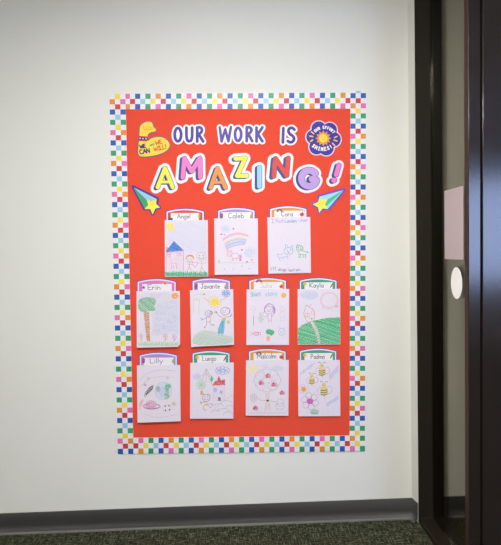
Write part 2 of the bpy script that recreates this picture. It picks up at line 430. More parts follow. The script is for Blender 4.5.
for a, b in zip(ring, ring[1:]+ring[:1]):
    p, q = V[a], V[b]; m.face([p, q, (q[0], -.0002, q[2]), (p[0], -.0002, p[2])], RED)
tag(m.build('backing_paper'), 'large plain red paper sheet covering the wall behind the lettering and drawings', 'backing paper')

BC = {'Y': card('border_yellow', (246, 228, 96)), 'O': card('border_orange', (232, 156, 66)), 'P': card('border_pink', (234, 126, 186)),
      'R': card('border_red', (208, 76, 80)), 'B': card('border_blue', (52, 98, 176)), 'L': card('border_light_blue', (160, 208, 230)), 'G': card('border_green', (56, 158, 116))}
def strip(corners, n, seq, start, flip, vertical, depth, label, lead=0.0):
    """three squares wide, n rows; seq is the colour order, one mesh"""
    m = MB(); op = flip
    rows = []
    for r in range(n):
        c = seq[(r+start) % 6]
        if c == 'X':
            rows.append(('P', None, 'O') if op else ('O', None, 'P')); op = not op
        elif c in 'YRL': rows.append((None, c, None))
        else: rows.append((c, None, c))
    def P(u, v, d=depth):
        x, z = PX.w(quad(corners, u, v)); return (x, -d, z)
    for r in range(n):
        t0 = 0 if r == 0 else (r-lead)/(n-lead); t1 = (r+1-lead)/(n-lead)
        for k in range(3):
            mm = BC[rows[r][k]] if rows[r][k] else WHITE
            if vertical: q = [(k/3, t0), (k/3, t1), ((k+1)/3, t1), ((k+1)/3, t0)]
            else: q = [(t0, k/3), (t0, (k+1)/3), (t1, (k+1)/3), (t1, k/3)]
            m.face([P(*a) for a in q], mm)
    e = [(0, 0), (1, 0), (1, 1), (0, 1)]
    for a, b in zip(e, e[1:]+e[:1]): m.face([P(*a), P(*b), P(*b, .0014), P(*a, .0014)], WHITE)
    return tag(m.build('border_strip'), label, 'border strip', 'checkered border strips')
strip([(125, 94.0), (350.6, 92.9), (125, 109.5), (350.4, 108.8)], 44, 'XRBLGY', 0, True, False, .0034,
      'checkered multicoloured border strip along the top edge of the red paper')
strip([(109.7, 94.4), (125.6, 94.3), (118.2, 453.6), (133.7, 453.4)], 70, 'YXRBLG', 0, False, True, .0044,
      'checkered multicoloured border strip down the left edge of the red paper')
strip([(350.3, 91.2), (365.7, 91.1), (350.0, 275.8), (365.2, 275.8)], 37, 'LBRXYG', 0, False, True, .0044,
      'upper checkered border strip on the right edge, beside the heading', lead=.55)
strip([(349.9, 275.9), (365.2, 275.9), (349.5, 450.4), (364.6, 450.4)], 35, 'GYXRBL', 0, False, True, .0040,
      'lower checkered border strip on the right edge, beside the lower drawings')
strip([(133.6, 437.6), (364.7, 435.2), (133.6, 453.3), (364.7, 450.7)], 46, 'RXYGLB', 0, True, False, .0050,
      'checkered multicoloured border strip along the bottom edge of the red paper')

# ------------------------------------------------------------------ heading words
INDIGO = card('indigo', (70, 48, 152)); NAVY = card('navy', (48, 78, 142)); OUTL = card('letter_outline', (74, 52, 104))
W1 = Crop(164.6, 115, 7.157); W2 = Crop(229.3, 115, 7.157)
def centre(crop, strokes, polys=()):
    P = [p for s, _ in strokes for p in s]+[p for q in polys for p in q]
    return crop.w((sum(p[0] for p in P)/len(P), sum(p[1] for p in P)/len(P)))
def word(crop, letters, label):
    al = [(s, r) for L in letters for s, r in L]
    c = centre(crop, al)
    t = empty('heading_word', (c[0], -.0022, c[1]), label, 'lettering cutout', 'purple heading words')
    shape('white_backing', t, crop, WHITE, al, off=12, front=.0034, thick=.0011)
    for L in letters: shape('letter', t, crop, INDIGO, L, front=.0037, thick=.0003, res=.15)
r = 10.5
sm = lambda P: smooth(P, 2, False)
u = lambda x, y: ((x-165)*7.157, (y-115)*7.157)
word(W1, [[(arc(96, 142, 23, 47, n=24), r)],
          [(sm([(157, 92), (157, 165), (166, 186), (178, 189), (190, 184), (198, 165), (198, 92)]), r)],
          [([(234, 93), (234, 190)], r), (sm([(234, 91), (256, 89), (270, 105), (262, 130), (236, 140)]), r), ([(244, 138), (276, 190)], r)]],
     'purple word OUR on a white outline, first word of the heading')
k = [(220.8, 127.6), (222.6, 141.6), (226.3, 129.5), (229.4, 141.4), (232.0, 127.2)]
W3 = Crop(204.0, 115, 7.157)
w3 = lambda P: [((x-205)*7.157, (y-115)*7.157) for x, y in P]
o3 = lambda P: [(p[0]+(230-205)*7.157, p[1]) for p in P]
word(W3, [[(w3(k), r-1)],
          [(o3(arc(65, 140, 22, 46, n=24)), r)],
          [(o3([(127, 92), (127, 188)]), r), (o3(sm([(127, 90), (150, 89), (163, 105), (154, 128), (130, 138)])), r), (o3([(138, 136), (165, 187)]), r)],
          [(o3([(197, 92), (197, 190)]), r), (o3([(239, 90), (206, 138), (238, 189)]), r)]],
     'purple word WORK on a white outline, middle word of the heading')
word(W2, [[([(386, 96), (383, 197)], r)],
          [(sm([(465, 106), (452, 92), (430, 95), (420, 115), (432, 138), (456, 152), (465, 172), (455, 192), (436, 198), (418, 188)]), r)]],
     'purple word IS on a white outline, last word of the heading')

# ------------------------------------------------------------------ big bubble letters
def bubble(crop, strokes, m, sh, offw, label, name='letter_cutout'):
    c = centre(crop, strokes)
    t = empty(name, (c[0], -.0022, c[1]), label, 'letter cutout', 'big bubble letters')
    both = strokes+[([(p[0]+sh[0], p[1]+sh[1]) for p in s], r) for s, r in strokes]
    shape('white_backing', t, crop, WHITE, both, off=offw, front=.0036, thick=.0013)
    shape('drop_shadow', t, crop, NAVY, both+[([(p[0]+sh[0]/2, p[1]+sh[1]/2) for p in s], r) for s, r in strokes], front=.0039, thick=.0003)
    shape('letter_outline', t, crop, OUTL, strokes, off=.28*crop.k, front=.0042, thick=.0003)
    shape('letter_face', t, crop, m, strokes, off=-.22*crop.k, front=.0045, thick=.0003, res=.15)
Z1 = Crop(148, 148, 5.567); Z2 = Crop(228, 148, 4.175)
YE = card('yellow', (247, 238, 92)); PI = card('pink', (240, 134, 204)); ORG = card('orange', (242, 158, 66)); LBL = card('light_blue', (158, 212, 236))
RD = card('red', (222, 76, 66)); LAV = card('lavender', (196, 164, 224))
bubble(Z1, [([(55, 219), (96, 114), (138, 218)], 12.5), ([(70, 190), (122, 190)], 9)], YE, (-11, 6), 16, 'yellow bubble letter A under the word OUR, with navy shadow')
bubble(Z1, [([(195, 164), (203, 60), (244, 130), (289, 58), (291, 162)], 13.5)], PI, (-12, 5), 16, 'pink bubble letter M with navy shadow on a white outline')
bubble(Z1, [([(349, 222), (387, 115), (432, 221)], 12.5), ([(364, 192), (416, 192)], 9)], ORG, (-11, 6), 16, 'orange bubble letter A between the pink M and the yellow Z')
bubble(Z2, [([(32, 45), (72, 43), (38, 117), (78, 117)], 9.5)], YE, (-8, 4), 12, 'yellow bubble letter Z under the word WORK')
bubble(Z2, [([(131, 82), (131, 160)], 10.5)], LBL, (-9, 4), 12, 'pale blue bubble letter I between the yellow Z and the red N')
bubble(Z2, [([(191, 118), (198, 45), (245, 114), (251, 43)], 10)], RD, (-10, 5), 12, 'red bubble letter N with navy shadow on a white outline')
bubble(Z2, [(arc(338, 127, 32, 33, -38, -345, 26)+[(369, 135), (350, 130)], 14.5)], LAV, (-9, 3), 11, 'lavender bubble letter G with navy shadow on a white outline')
bubble(Z2, [([(462, 73), (451, 112)], 10.5), ([(442, 135)], 12)], PI, (-9, 4), 11, 'pink exclamation mark at the end of the big rainbow word', 'exclamation_mark')

# ------------------------------------------------------------------ arm, flower and shooting star cutouts
def strokes_part(name, parent, crop, lines, r, m, front, thick=.0003, res=.12):
    return shape(name, parent, crop, m, [(l, r) for l in lines], front=front, thick=thick, res=res)
ARM = Crop(130, 115, 10.89)
ap = smooth([(105, 150), (112, 115), (150, 85), (190, 72), (235, 75), (252, 100), (255, 130), (286, 152), (287, 180), (250, 188), (215, 198), (194, 222), (194, 288),
      (230, 255), (290, 238), (350, 240), (402, 265), (436, 310), (436, 350), (400, 395), (330, 430), (250, 450), (150, 460), (98, 450), (86, 400), (95, 300), (102, 230)], 1)
c = ARM.w((230, 300))
t = empty('arm_cutout', (c[0], -.0022, c[1]), 'yellow flexed arm cutout with slogan beside the word OUR', 'paper cutout', 'decorative sticker cutouts')
shape('card_backing', t, ARM, card('grey_violet', (104, 92, 130)), polys=[ap], off=7, front=.0036, thick=.0013)
shape('arm_face', t, ARM, card('arm_yellow', (250, 218, 74)), polys=[ap], off=-3, front=.0039, thick=.0003, res=.15)
bd = shape('wristband', t, ARM, card('band_red', (214, 62, 60)), polys=[[(99, 230), (194, 236), (191, 290), (95, 286)]], front=.0042, thick=.0003)
shape('band_stripe', bd, ARM, card('band_navy', (58, 56, 120)), polys=[[(98, 241), (194, 246), (192, 275), (96, 272)]], front=.0044, thick=.0002)
shape('band_dots', bd, ARM, WHITE, [([(112, 256)], 7), ([(145, 259)], 7), ([(177, 260)], 7)], front=.0046, thick=.0002, res=.1)
strokes_part('finger_lines', t, ARM, [sm([(150, 130), (155, 165), (178, 165), (176, 130)]), sm([(178, 165), (202, 163), (198, 125)]), sm([(202, 163), (224, 160), (219, 122)]), sm([(224, 160), (244, 158), (240, 130)])], 2.5, card('finger_brown', (214, 142, 44)), .0042)
strokes_part('slogan_navy', t, ARM, text_strokes('WE', (114, 366), (172, 354), 36)+text_strokes('CAN', (112, 428), (216, 410), 46), 6, card('slogan_navy', (44, 44, 110)), .0042)
strokes_part('slogan_green', t, ARM, text_strokes('AND', (218, 342), (270, 328), 17), 3.2, card('slogan_green', (48, 160, 100)), .0042)
strokes_part('slogan_red', t, ARM, text_strokes('WE', (284, 328), (352, 310), 40)+text_strokes('WILL!', (268, 398), (398, 366), 44), 4.5, card('slogan_red', (222, 92, 52)), .0042)

FL = Crop(300, 115, 10.02)
pet = [([(186, 138)], 72), ([(296, 152)], 72), ([(332, 246)], 74), ([(262, 332)], 74), ([(166, 322)], 74), ([(134, 222)], 72), ([(232, 240)], 112)]
c = FL.w((232, 240))
t = empty('flower_cutout', (c[0], -.0022, c[1]), 'indigo flower shaped cutout with a smiling sun, right of the word IS', 'paper cutout', 'decorative sticker cutouts')
shape('card_backing', t, FL, card('pale_lilac', (240, 212, 240)), pet, off=11, front=.0036, thick=.0013)
shape('flower_face', t, FL, card('flower_indigo', (60, 46, 148)), pet, off=0, front=.0039, thick=.0003)
st = [(232+(80 if i % 2 == 0 else 54)*math.cos(math.pi*i/12), 236+(80 if i % 2 == 0 else 54)*math.sin(math.pi*i/12)) for i in range(24)]
su = shape('sun', t, FL, ORG, polys=[st], front=.0042, thick=.0003, res=.15)
shape('sun_disc', su, FL, card('sun_yellow', (252, 222, 70)), [([(232, 236)], 41)], front=.0045, thick=.0003, res=.15)
strokes_part('sun_smile', su, FL, [arc(218, 228, 6, 6, 180, 360, 6), arc(250, 228, 6, 6, 180, 360, 6), arc(234, 234, 15, 13, 20, 160, 8)], 2.2, ORG, .0047, .0002, .1)
for l in ([(114, 171), (136, 190)], [(97, 213), (127, 219)], [(105, 266), (126, 252)], [(344, 229), (368, 217)], [(340, 254), (370, 263)], [(324, 285), (346, 307)]):
    strokes_part('ray_mark', t, FL, [l], 6, card('ray_yellow', (248, 206, 66)), .0042)
strokes_part('slogan_lettering', t, FL, text_arc('OUR EFFORT', 238, 250, 124, 226, 322, 25), 3.8, WHITE, .0042)
strokes_part('slogan_lettering', t, FL, text_arc('SHINES!', 226, 206, 138, 131, 54, 32, False), 4.6, WHITE, .0042)

def shooting_star(crop, outline, star, tails, oc, label):
    P = star; c = crop.w((sum(p[0] for p in P)/len(P), sum(p[1] for p in P)/len(P)))
    t = empty('shooting_star', (c[0], -.0022, c[1]), label, 'paper cutout', 'decorative sticker cutouts')
    shape('card_backing', t, crop, oc, polys=outline, off=15, front=.0036, thick=.0013)
    for nm, mm, q in tails: shape(nm, t, crop, mm, polys=[q], front=.0039, thick=.0003, res=.15)
    shape('star', t, crop, YE, polys=[star], off=3, front=.0042, thick=.0003, res=.15)
SL = Crop(105, 180, 9.11)
star = [(386, 184), (418, 198), (468, 178), (464, 220), (498, 250), (458, 258), (436, 310), (416, 262), (366, 264), (398, 230)]
shooting_star(SL, [[(258, 62), (478, 170), (470, 250), (365, 264)], star], star,
    [('tail_light', LBL, [(262, 68), (474, 174), (440, 196), (386, 186)]), ('tail_dark', card('tail_green', (72, 164, 110)), [(262, 74), (388, 186), (396, 222), (364, 262)])],
    card('star_violet', (80, 50, 148)), 'shooting star cutout with green tail, left below the yellow letter A')
SR = Crop(300, 180, 9.11)
star = [(180, 156), (200, 186), (246, 178), (224, 224), (246, 262), (205, 256), (174, 294), (168, 250), (120, 222), (164, 204)]
shooting_star(SR, [[(400, 88), (170, 152), (190, 240), (258, 264)], star], star,
    [('tail_light', card('tail_aqua', (170, 222, 232)), [(396, 92), (178, 152), (200, 186), (246, 180)]), ('tail_dark', card('tail_teal', (84, 188, 160)), [(396, 94), (246, 180), (228, 222), (232, 244)]),
     ('tail_edge', card('tail_mint', (160, 224, 216)), [(396, 95), (232, 244), (252, 264)])],
    card('star_periwinkle', (104, 82, 190)), 'shooting star cutout with teal tail, right below the exclamation mark')

# ------------------------------------------------------------------ crayons
CR = {k: crayon(k, v) for k, v in dict(
    yellow=(248, 230, 112), gold=(240, 190, 92), orange=(238, 158, 84), red=(214, 84, 92), pink=(226, 130, 170), palepink=(232, 176, 198), magenta=(206, 104, 190),
    purple=(168, 122, 196), palepurple=(204, 190, 220), blue=(84, 134, 210), paleblue=(192, 206, 232), sky=(188, 194, 220), midblue=(150, 178, 222), aqua=(110, 184, 214), teal=(60, 150, 180),
    green=(92, 186, 134), palegreen=(166, 204, 172), leaf=(128, 182, 140), kelly=(66, 182, 122), lime=(180, 206, 90), brown=(168, 112, 76), tan=(212, 156, 100), palebrown=(214, 182, 166),
    grey=(146, 142, 150), palegrey=(188, 182, 192), pencil=(112, 106, 116), chalk=(238, 226, 232), straw=(232, 208, 126), black=(62, 58, 66), ink=(120, 104, 150)).items()}

class Art:
    """crayon strokes on one sheet; every motif becomes a part of the sheet"""
    def __init__(s, crop, sheet, tilt): s.c, s.sheet, s.tilt, s.lv = crop, sheet, tilt, 0
    def begin(s): s.mb = MB(); s.lv += 1; s.sub = 0
    def _p(s, p, e):
        x, z = s.c.w(p); return (x, -(s.tilt(x, z)+e), z)
    def line(s, col, pts, w=3.0):
        s.sub += 1; e = .00022+.00010*s.lv+.000002*s.sub; m = CR[col]; n = len(pts); h = w/2
        if n < 2: pts = [pts[0], (pts[0][0]+.5, pts[0][1])]; n = 2
        L, Rr = [], []
        for i in range(n):
            a = pts[max(i-1, 0)]; b = pts[min(i+1, n-1)]; d = math.hypot(b[0]-a[0], b[1]-a[1]) or 1
            nx, ny = -(b[1]-a[1])/d*h, (b[0]-a[0])/d*h; p = pts[i]
            ex = (b[0]-a[0])/d*h*.6*((i == n-1)-(i == 0)); ey = (b[1]-a[1])/d*h*.6*((i == n-1)-(i == 0))
            L.append(s._p((p[0]+nx+ex, p[1]+ny+ey), e)); Rr.append(s._p((p[0]-nx+ex, p[1]-ny+ey), e))
        k = len(L); s.mb.mesh(L+Rr, [(i, i+1, k+i+1, k+i) for i in range(k-1)], m)
    def circ(s, col, cx, cy, rx, ry=None, w=3.0, a0=0, a1=360): s.line(col, arc(cx, cy, rx, ry or rx, a0, a1, 16), w)
    def dot(s, col, x, y, r):
        s.sub += 1; e = .00022+.00010*s.lv+.000002*s.sub
        s.mb.face([s._p(p, e) for p in reversed(arc(x, y, r, r, 0, 345, 11))], CR[col])
    def fill(s, col, poly, ang=30, gap=5, w=3.2, jit=1.5):
        a = math.radians(ang); ca, sa = math.cos(a), math.sin(a)
        Q = [(p[0]*ca+p[1]*sa, -p[0]*sa+p[1]*ca) for p in poly]; v = min(q[1] for q in Q)+gap*.4; hi = max(q[1] for q in Q)
        while v < hi:
            xs = []
            for i in range(len(Q)):
                p, q = Q[i], Q[(i+1) % len(Q)]
                if (p[1] > v) != (q[1] > v): xs.append(p[0]+(v-p[1])*(q[0]-p[0])/(q[1]-p[1]))
            xs.sort()
            for x0, x1 in zip(xs[::2], xs[1::2]):
                if x1-x0 > 2:
                    j = lambda: random.uniform(-jit, jit)
                    pts = [(x0+j(), v+j()*.6), ((x0+x1)/2, v+j()*.6), (x1+j(), v+j()*.6)]
                    s.line(col, [(p[0]*ca-p[1]*sa, p[0]*sa+p[1]*ca) for p in pts], w*random.uniform(.75, 1.2))
            v += gap*random.uniform(.8, 1.2)
    def text(s, col, t, p0, p1, h, w=2.2):
        for l in text_strokes(t, p0, p1, h): s.line(col, l, w)
    def end(s, name): return s.mb.build(name, s.sheet)
    # little motifs
    def heart(s, col, x, y, r):
        s.fill(col, [(x, y+r), (x-r, y-r*.2), (x-r*.5, y-r*.8), (x, y-r*.3), (x+r*.5, y-r*.8), (x+r, y-r*.2)], 20, 2.4, 2.6, .5)
    def cloud(s, col, x, y, rx, ry, w=2.6):
        for i in range(8):
            t = 2*math.pi*i/8; s.circ(col, x+rx*.7*math.cos(t), y+ry*.6*math.sin(t), rx*.34, ry*.42, w)
    def flower(s, pc, cc, x, y, r, n=6, w=2.6):
        for i in range(n):
            t = 2*math.pi*i/n+.3; s.circ(pc, x+r*.62*math.cos(t), y+r*.62*math.sin(t), r*.36, r*.36, w)
        s.dot(cc, x, y, r*.32)

def quadpt(c, u, v): return quad(c, u, v)
def sheet(crop, corners, hang, label, clip=False):
    """drawing sheet hung from its top edge, the foot standing off the paper by `hang`"""
    W = [crop.w(p) for p in corners]
    zt = (W[0][1]+W[1][1])/2; zb = (W[2][1]+W[3][1])/2
    base = .0062
    tilt = lambda x, z: base+hang*max(0, min(1.2, (zt-z)/(zt-zb)))
    cx, cz = (W[0][0]+W[1][0])/2, zt
    m = MB(); TL, TR, BL, BR = W
    P = [TL, BL, BR, TR]
    if clip:
        P = [TL, BL, (BR[0]-.012, BR[1]-.001), (BR[0], BR[1]+.012), TR]
    f = [(x, -tilt(x, z), z) for x, z in P]; b = [(x, -tilt(x, z)+.0005, z) for x, z in P]
    m.face(f, PAPER); m.face(b[::-1], PAPER)
    for i in range(len(P)):
        j = (i+1) % len(P); m.face([f[i], b[i], b[j], f[j]], PAPER)
    o = m.build('drawing_sheet'); tag(o, label, "child's drawing", "children's drawings")
    # move origin to the top edge
    loc = Vector((cx, -base, cz))
    for v in o.data.vertices: v.co -= loc
    o.location = loc
    return o, tilt

# ------------------------------------------------------------------ name tags
def icon(kind, t, crop, x, y, k=1.0):
    e = .0053; q = lambda s: s*k
    if kind == 'apple':
        a = shape('apple_icon', t, crop, card('apple_red', (214, 78, 88)), [([(x-q(4), y)], q(8)), ([(x+q(4), y)], q(8)), ([(x, y+q(3))], q(8))], front=e, thick=.0003, res=.12)
        shape('apple_leaf', a, crop, card('icon_green', (84, 140, 84)), [([(x, y-q(8)), (x+q(5), y-q(13))], q(2.5))], front=e+.0002, thick=.0002, res=.1)
    elif kind == 'plum':
        shape('plum_icon', t, crop, card('icon_plum', (150, 84, 126)), [([(x, y-q(6)), (x-q(1), y+q(9))], q(8))], front=e, thick=.0003, res=.12)
    elif kind == 'pear':
        shape('pear_icon', t, crop, card('icon_pear', (170, 176, 70)), [([(x, y-q(6))], q(5)), ([(x, y+q(6))], q(8)), ([(x, y-q(6)), (x, y+q(6))], q(5))], front=e, thick=.0003, res=.12)
    elif kind == 'rainbow':
        r = None
        for rr, cn, cc in ((16, 'icon_navy', (70, 80, 130)), (12.5, 'icon_red', (216, 96, 90)), (9, 'icon_green', (84, 140, 84))):
            s = shape('rainbow_icon' if r is None else 'rainbow_band', t if r is None else r, crop, card(cn, cc), [(arc(x, y, q(rr), q(rr*.9), 180, 360, 12), q(2.2))], front=e, thick=.0003, res=.12)
            r = r or s
    elif kind == 'sun':
        shape('sun_icon', t, crop, card('icon_sun', (246, 198, 74)), [([(x, y)], q(9))], [[(x+(14 if i % 2 == 0 else 9)*k*math.cos(math.pi*i/8), y+(14 if i % 2 == 0 else 9)*k*math.sin(math.pi*i/8)) for i in range(16)]], front=e, thick=.0003, res=.12)
    elif kind == 'pencil':
        p = shape('pencil_icon', t, crop, card('icon_pencil', (184, 92, 66)), [([(x+q(7), y-q(12)), (x-q(4), y+q(6))], q(4))], front=e, thick=.0003, res=.12)
        shape('pencil_tip', p, crop, card('icon_navy', (70, 80, 130)), [([(x-q(6), y+q(10)), (x-q(8), y+q(13))], q(2.5))], front=e+.0002, thick=.0002, res=.1)
    elif kind == 'bug':
        shape('bug_icon', t, crop, card('icon_teal', (48, 84, 84)), [([(x-q(10), y), (x+q(6), y)], q(7))], front=e, thick=.0003, res=.12)
    elif kind == 'star':
        shape('star_icon', t, crop, card('icon_blue', (66, 110, 200)), polys=[[(x+(13 if i % 2 == 0 else 6)*k*math.cos(math.pi*i/5-1.57), y+(13 if i % 2 == 0 else 6)*k*math.sin(math.pi*i/5-1.57)) for i in range(10)]], front=e, thick=.0003, res=.12)
    elif kind == 'bee':
        b = shape('bee_icon', t, crop, card('icon_sun', (246, 198, 74)), [([(x-q(9), y), (x+q(12), y)], q(6))], front=e, thick=.0003, res=.12)
        shape('bee_stripes', b, crop, card('icon_brown', (120, 72, 60)), [([(x-q(2), y-q(5)), (x-q(2), y+q(5))], q(2)), ([(x+q(6), y-q(5)), (x+q(6), y+q(5))], q(2))], front=e+.0002, thick=.0002, res=.1)
    elif kind == 'crayon':
        shape('crayon_icon', t, crop, card('icon_pear', (170, 176, 70)), [([(x, y-q(10)), (x, y+q(8))], q(6))], front=e, thick=.0003, res=.12)

def name_tag(crop, L, R_, sh, pk, p0, p1, py, top, colr, icons, name, nx0, nx1, base, nh, ink, label, nw=1.75):
    bot = top+55
    def outline():
        cx = (L+R_)/2; P = [(L, bot), (L, sh+7), (L+3, sh)]
        for i in range(1, 12):
            f = i/12; P.append((L+3+(R_-L-6)*f, sh-(sh-pk)*(1-(2*f-1)**2)))
        return P+[(R_-3, sh), (R_, sh+7), (R_, bot)]
    P = outline(); c = crop.w(((L+R_)/2, top))
    t = empty('name_tag', (c[0], -.0022, c[1]), label, 'name tag', 'name tags above the drawings')
    shape('card_backing', t, crop, card('tag_violet', (88, 74, 158)), polys=[P], off=1.0, front=.0036, thick=.0013)
    shape('white_band', t, crop, card('tag_white', (202, 210, 220)), polys=[P], off=-4.5, front=.0040, thick=.0003)
    shape('coloured_band', t, crop, colr, polys=[P], off=-12.5, front=.0044, thick=.0003)
    pl = shape('name_panel', t, crop, WHITE, polys=[[(p0, py), (p1, py-1), (p1, top+14), (p0, top+14)]], front=.0048, thick=.0003)
    ls = text_strokes(name, (nx0, base), (nx1, base-1), nh)
    shape('written_name', pl, crop, ink, [(l, nw) for l in ls], front=.0051, thick=.0002, res=.1)
    for k_, x, y, s in icons: icon(k_, t, crop, x, y, s)
    return t
INK = card('marker_grey', (112, 108, 122)); INKD = card('marker_dark', (84, 78, 92)); FAINT = card('marker_faint', (196, 190, 200))
T_RED = card('tag_red', (222, 84, 66)); T_LAV = card('tag_lavender', (180, 148, 212)); T_ORG = card('tag_orange', (238, 164, 82)); T_PNK = card('tag_pink', (232, 132, 196)); T_GRN = card('tag_green', (66, 162, 128))

C1 = Crop(155, 195, 6.05); C2 = Crop(205, 195, 6.05); C3 = Crop(258, 195, 6.05)
D1, D2, D3, D4 = Crop(127, 268, 6.417), Crop(183, 268, 6.417), Crop(237, 268, 6.417), Crop(290, 268, 6.417)
E1, E2, E3, E4 = Crop(127, 340, 6.417), Crop(183, 340, 6.417), Crop(237, 340, 6.417), Crop(290, 340, 6.417)
name_tag(C1, 66, 300, 97, 80, 97, 266, 110, 152, T_RED, [('bug', 96, 146, 1), ('crayon', 269, 128, 1)], 'Angel', 136, 214, 142, 26, INK, 'red banded name tag above the drawing of a blue roofed house')
name_tag(C2, 75, 304, 92, 75, 100, 280, 105, 142, T_LAV, [('plum', 101, 126, 1.1), ('pear', 279, 128, 1)], 'Caleb', 141, 234, 140, 29, INK, 'lavender name tag in the top row, above the rainbow drawing')
name_tag(C3, 69, 297, 82, 65, 98, 282, 96, 134, T_ORG, [('rainbow', 130, 101, 1), ('apple', 265, 118, 1.1)], 'Cora', 141, 210, 129, 27, INK, 'orange name tag in the top row, above the drawing of two dogs')
name_tag(D1, 65, 318, 85, 67, 100, 288, 103, 148, T_PNK, [('star', 108, 125, 1), ('bee', 244, 98, 1)], 'Erin', 136, 214, 139, 32, INKD, 'pink name tag above the drawing of a single palm-like tree')
name_tag(D2, 58, 305, 80, 63, 95, 274, 96, 138, T_LAV, [('plum', 86, 116, 1.1), ('pear', 272, 120, 1)], 'Javante', 116, 236, 131, 30, INKD, 'lavender name tag above the drawing of two figures under a sun')
name_tag(D3, 75, 318, 78, 61, 108, 290, 90, 136, T_ORG, [('rainbow', 141, 90, 1.1), ('apple', 283, 118, 1)], 'Julia', 150, 222, 127, 30, FAINT, 'orange name tag with faint writing above the drawing of a purple haired girl', 1.5)
name_tag(D4, 58, 302, 78, 61, 92, 272, 92, 134, T_GRN, [('sun', 95, 102, 1), ('pencil', 266, 112, 1)], 'Kayla', 126, 214, 124, 28, INKD, 'green name tag above the drawing of a green hill')
name_tag(E1, 79, 325, 95, 77, 108, 300, 112, 159, T_LAV, [('plum', 108, 130, 1.1), ('pear', 297, 132, 1)], 'Lilly', 150, 230, 147, 32, card('marker_violet', (110, 84, 140)), 'lavender name tag in the bottom row, above the drawing of planets and a rocket')
name_tag(E2, 58, 303, 82, 66, 92, 275, 97, 142, T_GRN, [('sun', 94, 109, 1), ('pencil', 270, 118, 1)], 'Luego', 126, 212, 132, 32, INK, 'green name tag above the drawing of a red roofed house')
name_tag(E3, 73, 316, 70, 53, 106, 290, 84, 127, T_ORG, [('rainbow', 140, 90, 1), ('apple', 284, 108, 1.1)], 'Malcolm', 130, 250, 117, 32, INKD, 'orange name tag in the bottom row, above the apple tree drawing')
name_tag(E4, 58, 300, 68, 51, 92, 273, 83, 126, T_GRN, [('sun', 95, 95, 1), ('pencil', 265, 102, 1)], 'Padma', 134, 220, 119, 30, INKD, 'green name tag above the drawing of three bees')

# ------------------------------------------------------------------ the eleven drawings
# house under a yellow sun
o, tl = sheet(C1, [(60, 152), (320, 152), (62, 494), (323, 492)], .004, 'drawing of a house with a blue roof and two people on grass')
a = Art(C1, o, tl)
a.begin(); a.fill('paleblue', [(120, 165), (310, 160), (312, 360), (180, 340), (120, 260)], 25, 9, 2.5); a.fill('paleblue', [(70, 230), (120, 200), (120, 270), (75, 310)], 25, 9, 2.5); a.end('drawn_sky')
a.begin(); a.fill('yellow', arc(92, 193, 21, 21), 35, 3.2, 3.6)
for i in range(9):
    t = 2*math.pi*i/9; a.line('yellow', [(92+21*math.cos(t), 193+21*math.sin(t)), (92+31*math.cos(t+.15), 193+31*math.sin(t+.15))], 3)
a.end('drawn_sun')
a.begin(); a.fill('orange', [(67, 315), (78, 315), (80, 340), (68, 340)], 80, 3, 3); a.fill('blue', [(68, 344), (116, 279), (174, 335)], 25, 3.2, 3.5); a.line('blue', [(68, 344), (116, 279), (174, 335), (68, 344)], 3)
for l in ([(70, 346), (68, 458)], [(174, 340), (174, 458)], [(72, 348), (172, 342)], [(78, 350), (78, 374), (96, 373), (96, 350)], [(87, 348), (87, 374)], [(78, 361), (96, 361)], [(136, 344), (136, 368), (170, 367)], [(153, 344), (153, 368)], [(136, 356), (170, 355)], [(101, 444), (101, 413), (133, 412), (133, 444)], [(112, 444), (112, 430), (122, 430)]): a.line('pink', l, 2.4)
a.fill('palepink', [(72, 376), (172, 372), (172, 456), (70, 456)], 80, 12, 2); a.end('drawn_house')
a.begin(); a.circ('palebrown', 211, 390, 22, 20, 2.6); a.line('tan', smooth([(190, 384), (196, 368), (214, 362), (232, 370), (236, 382)], 2, False), 6); a.line('orange', [(196, 372), (212, 366), (230, 372)], 5)
a.dot('pencil', 203, 388, 2.4); a.dot('pencil', 219, 388, 2.4); a.line('purple', arc(211, 394, 12, 9, 10, 170, 8), 2.4)
a.line('tan', [(211, 411), (210, 432)], 3); a.line('tan', [(210, 432), (198, 455)], 3); a.line('tan', [(210, 432), (220, 455)], 3); a.line('tan', [(196, 418), (226, 420)], 2.4); a.end('drawn_child')
a.begin(); a.circ('palebrown', 281, 373, 29, 26, 2.6); a.dot('black', 271, 368, 3); a.dot('black', 292, 367, 3); a.line('pencil', arc(281, 374, 17, 13, 10, 170, 10), 2.8)
a.line('palebrown', [(283, 399), (284, 436)], 3); a.line('tan', [(284, 436), (272, 456)], 2.8); a.line('tan', [(284, 436), (296, 456)], 2.8); a.line('palebrown', [(256, 412), (312, 412)], 2.6); a.end('drawn_parent')
a.begin(); a.line('pink', smooth([(243, 436), (224, 414), (230, 404), (242, 412), (254, 402), (262, 414), (243, 438)], 1, False), 2.8); a.end('drawn_heart')
a.begin()
for i in range(60):
    x = 66+i*4.2; a.line('green', [(x, 488+random.uniform(-2, 2)), (x+random.uniform(-3, 5), 464+random.uniform(-5, 6))], 3.6)
a.fill('green', [(66, 468), (320, 470), (320, 488), (66, 488)], 5, 6, 3.4); a.end('drawn_grass')

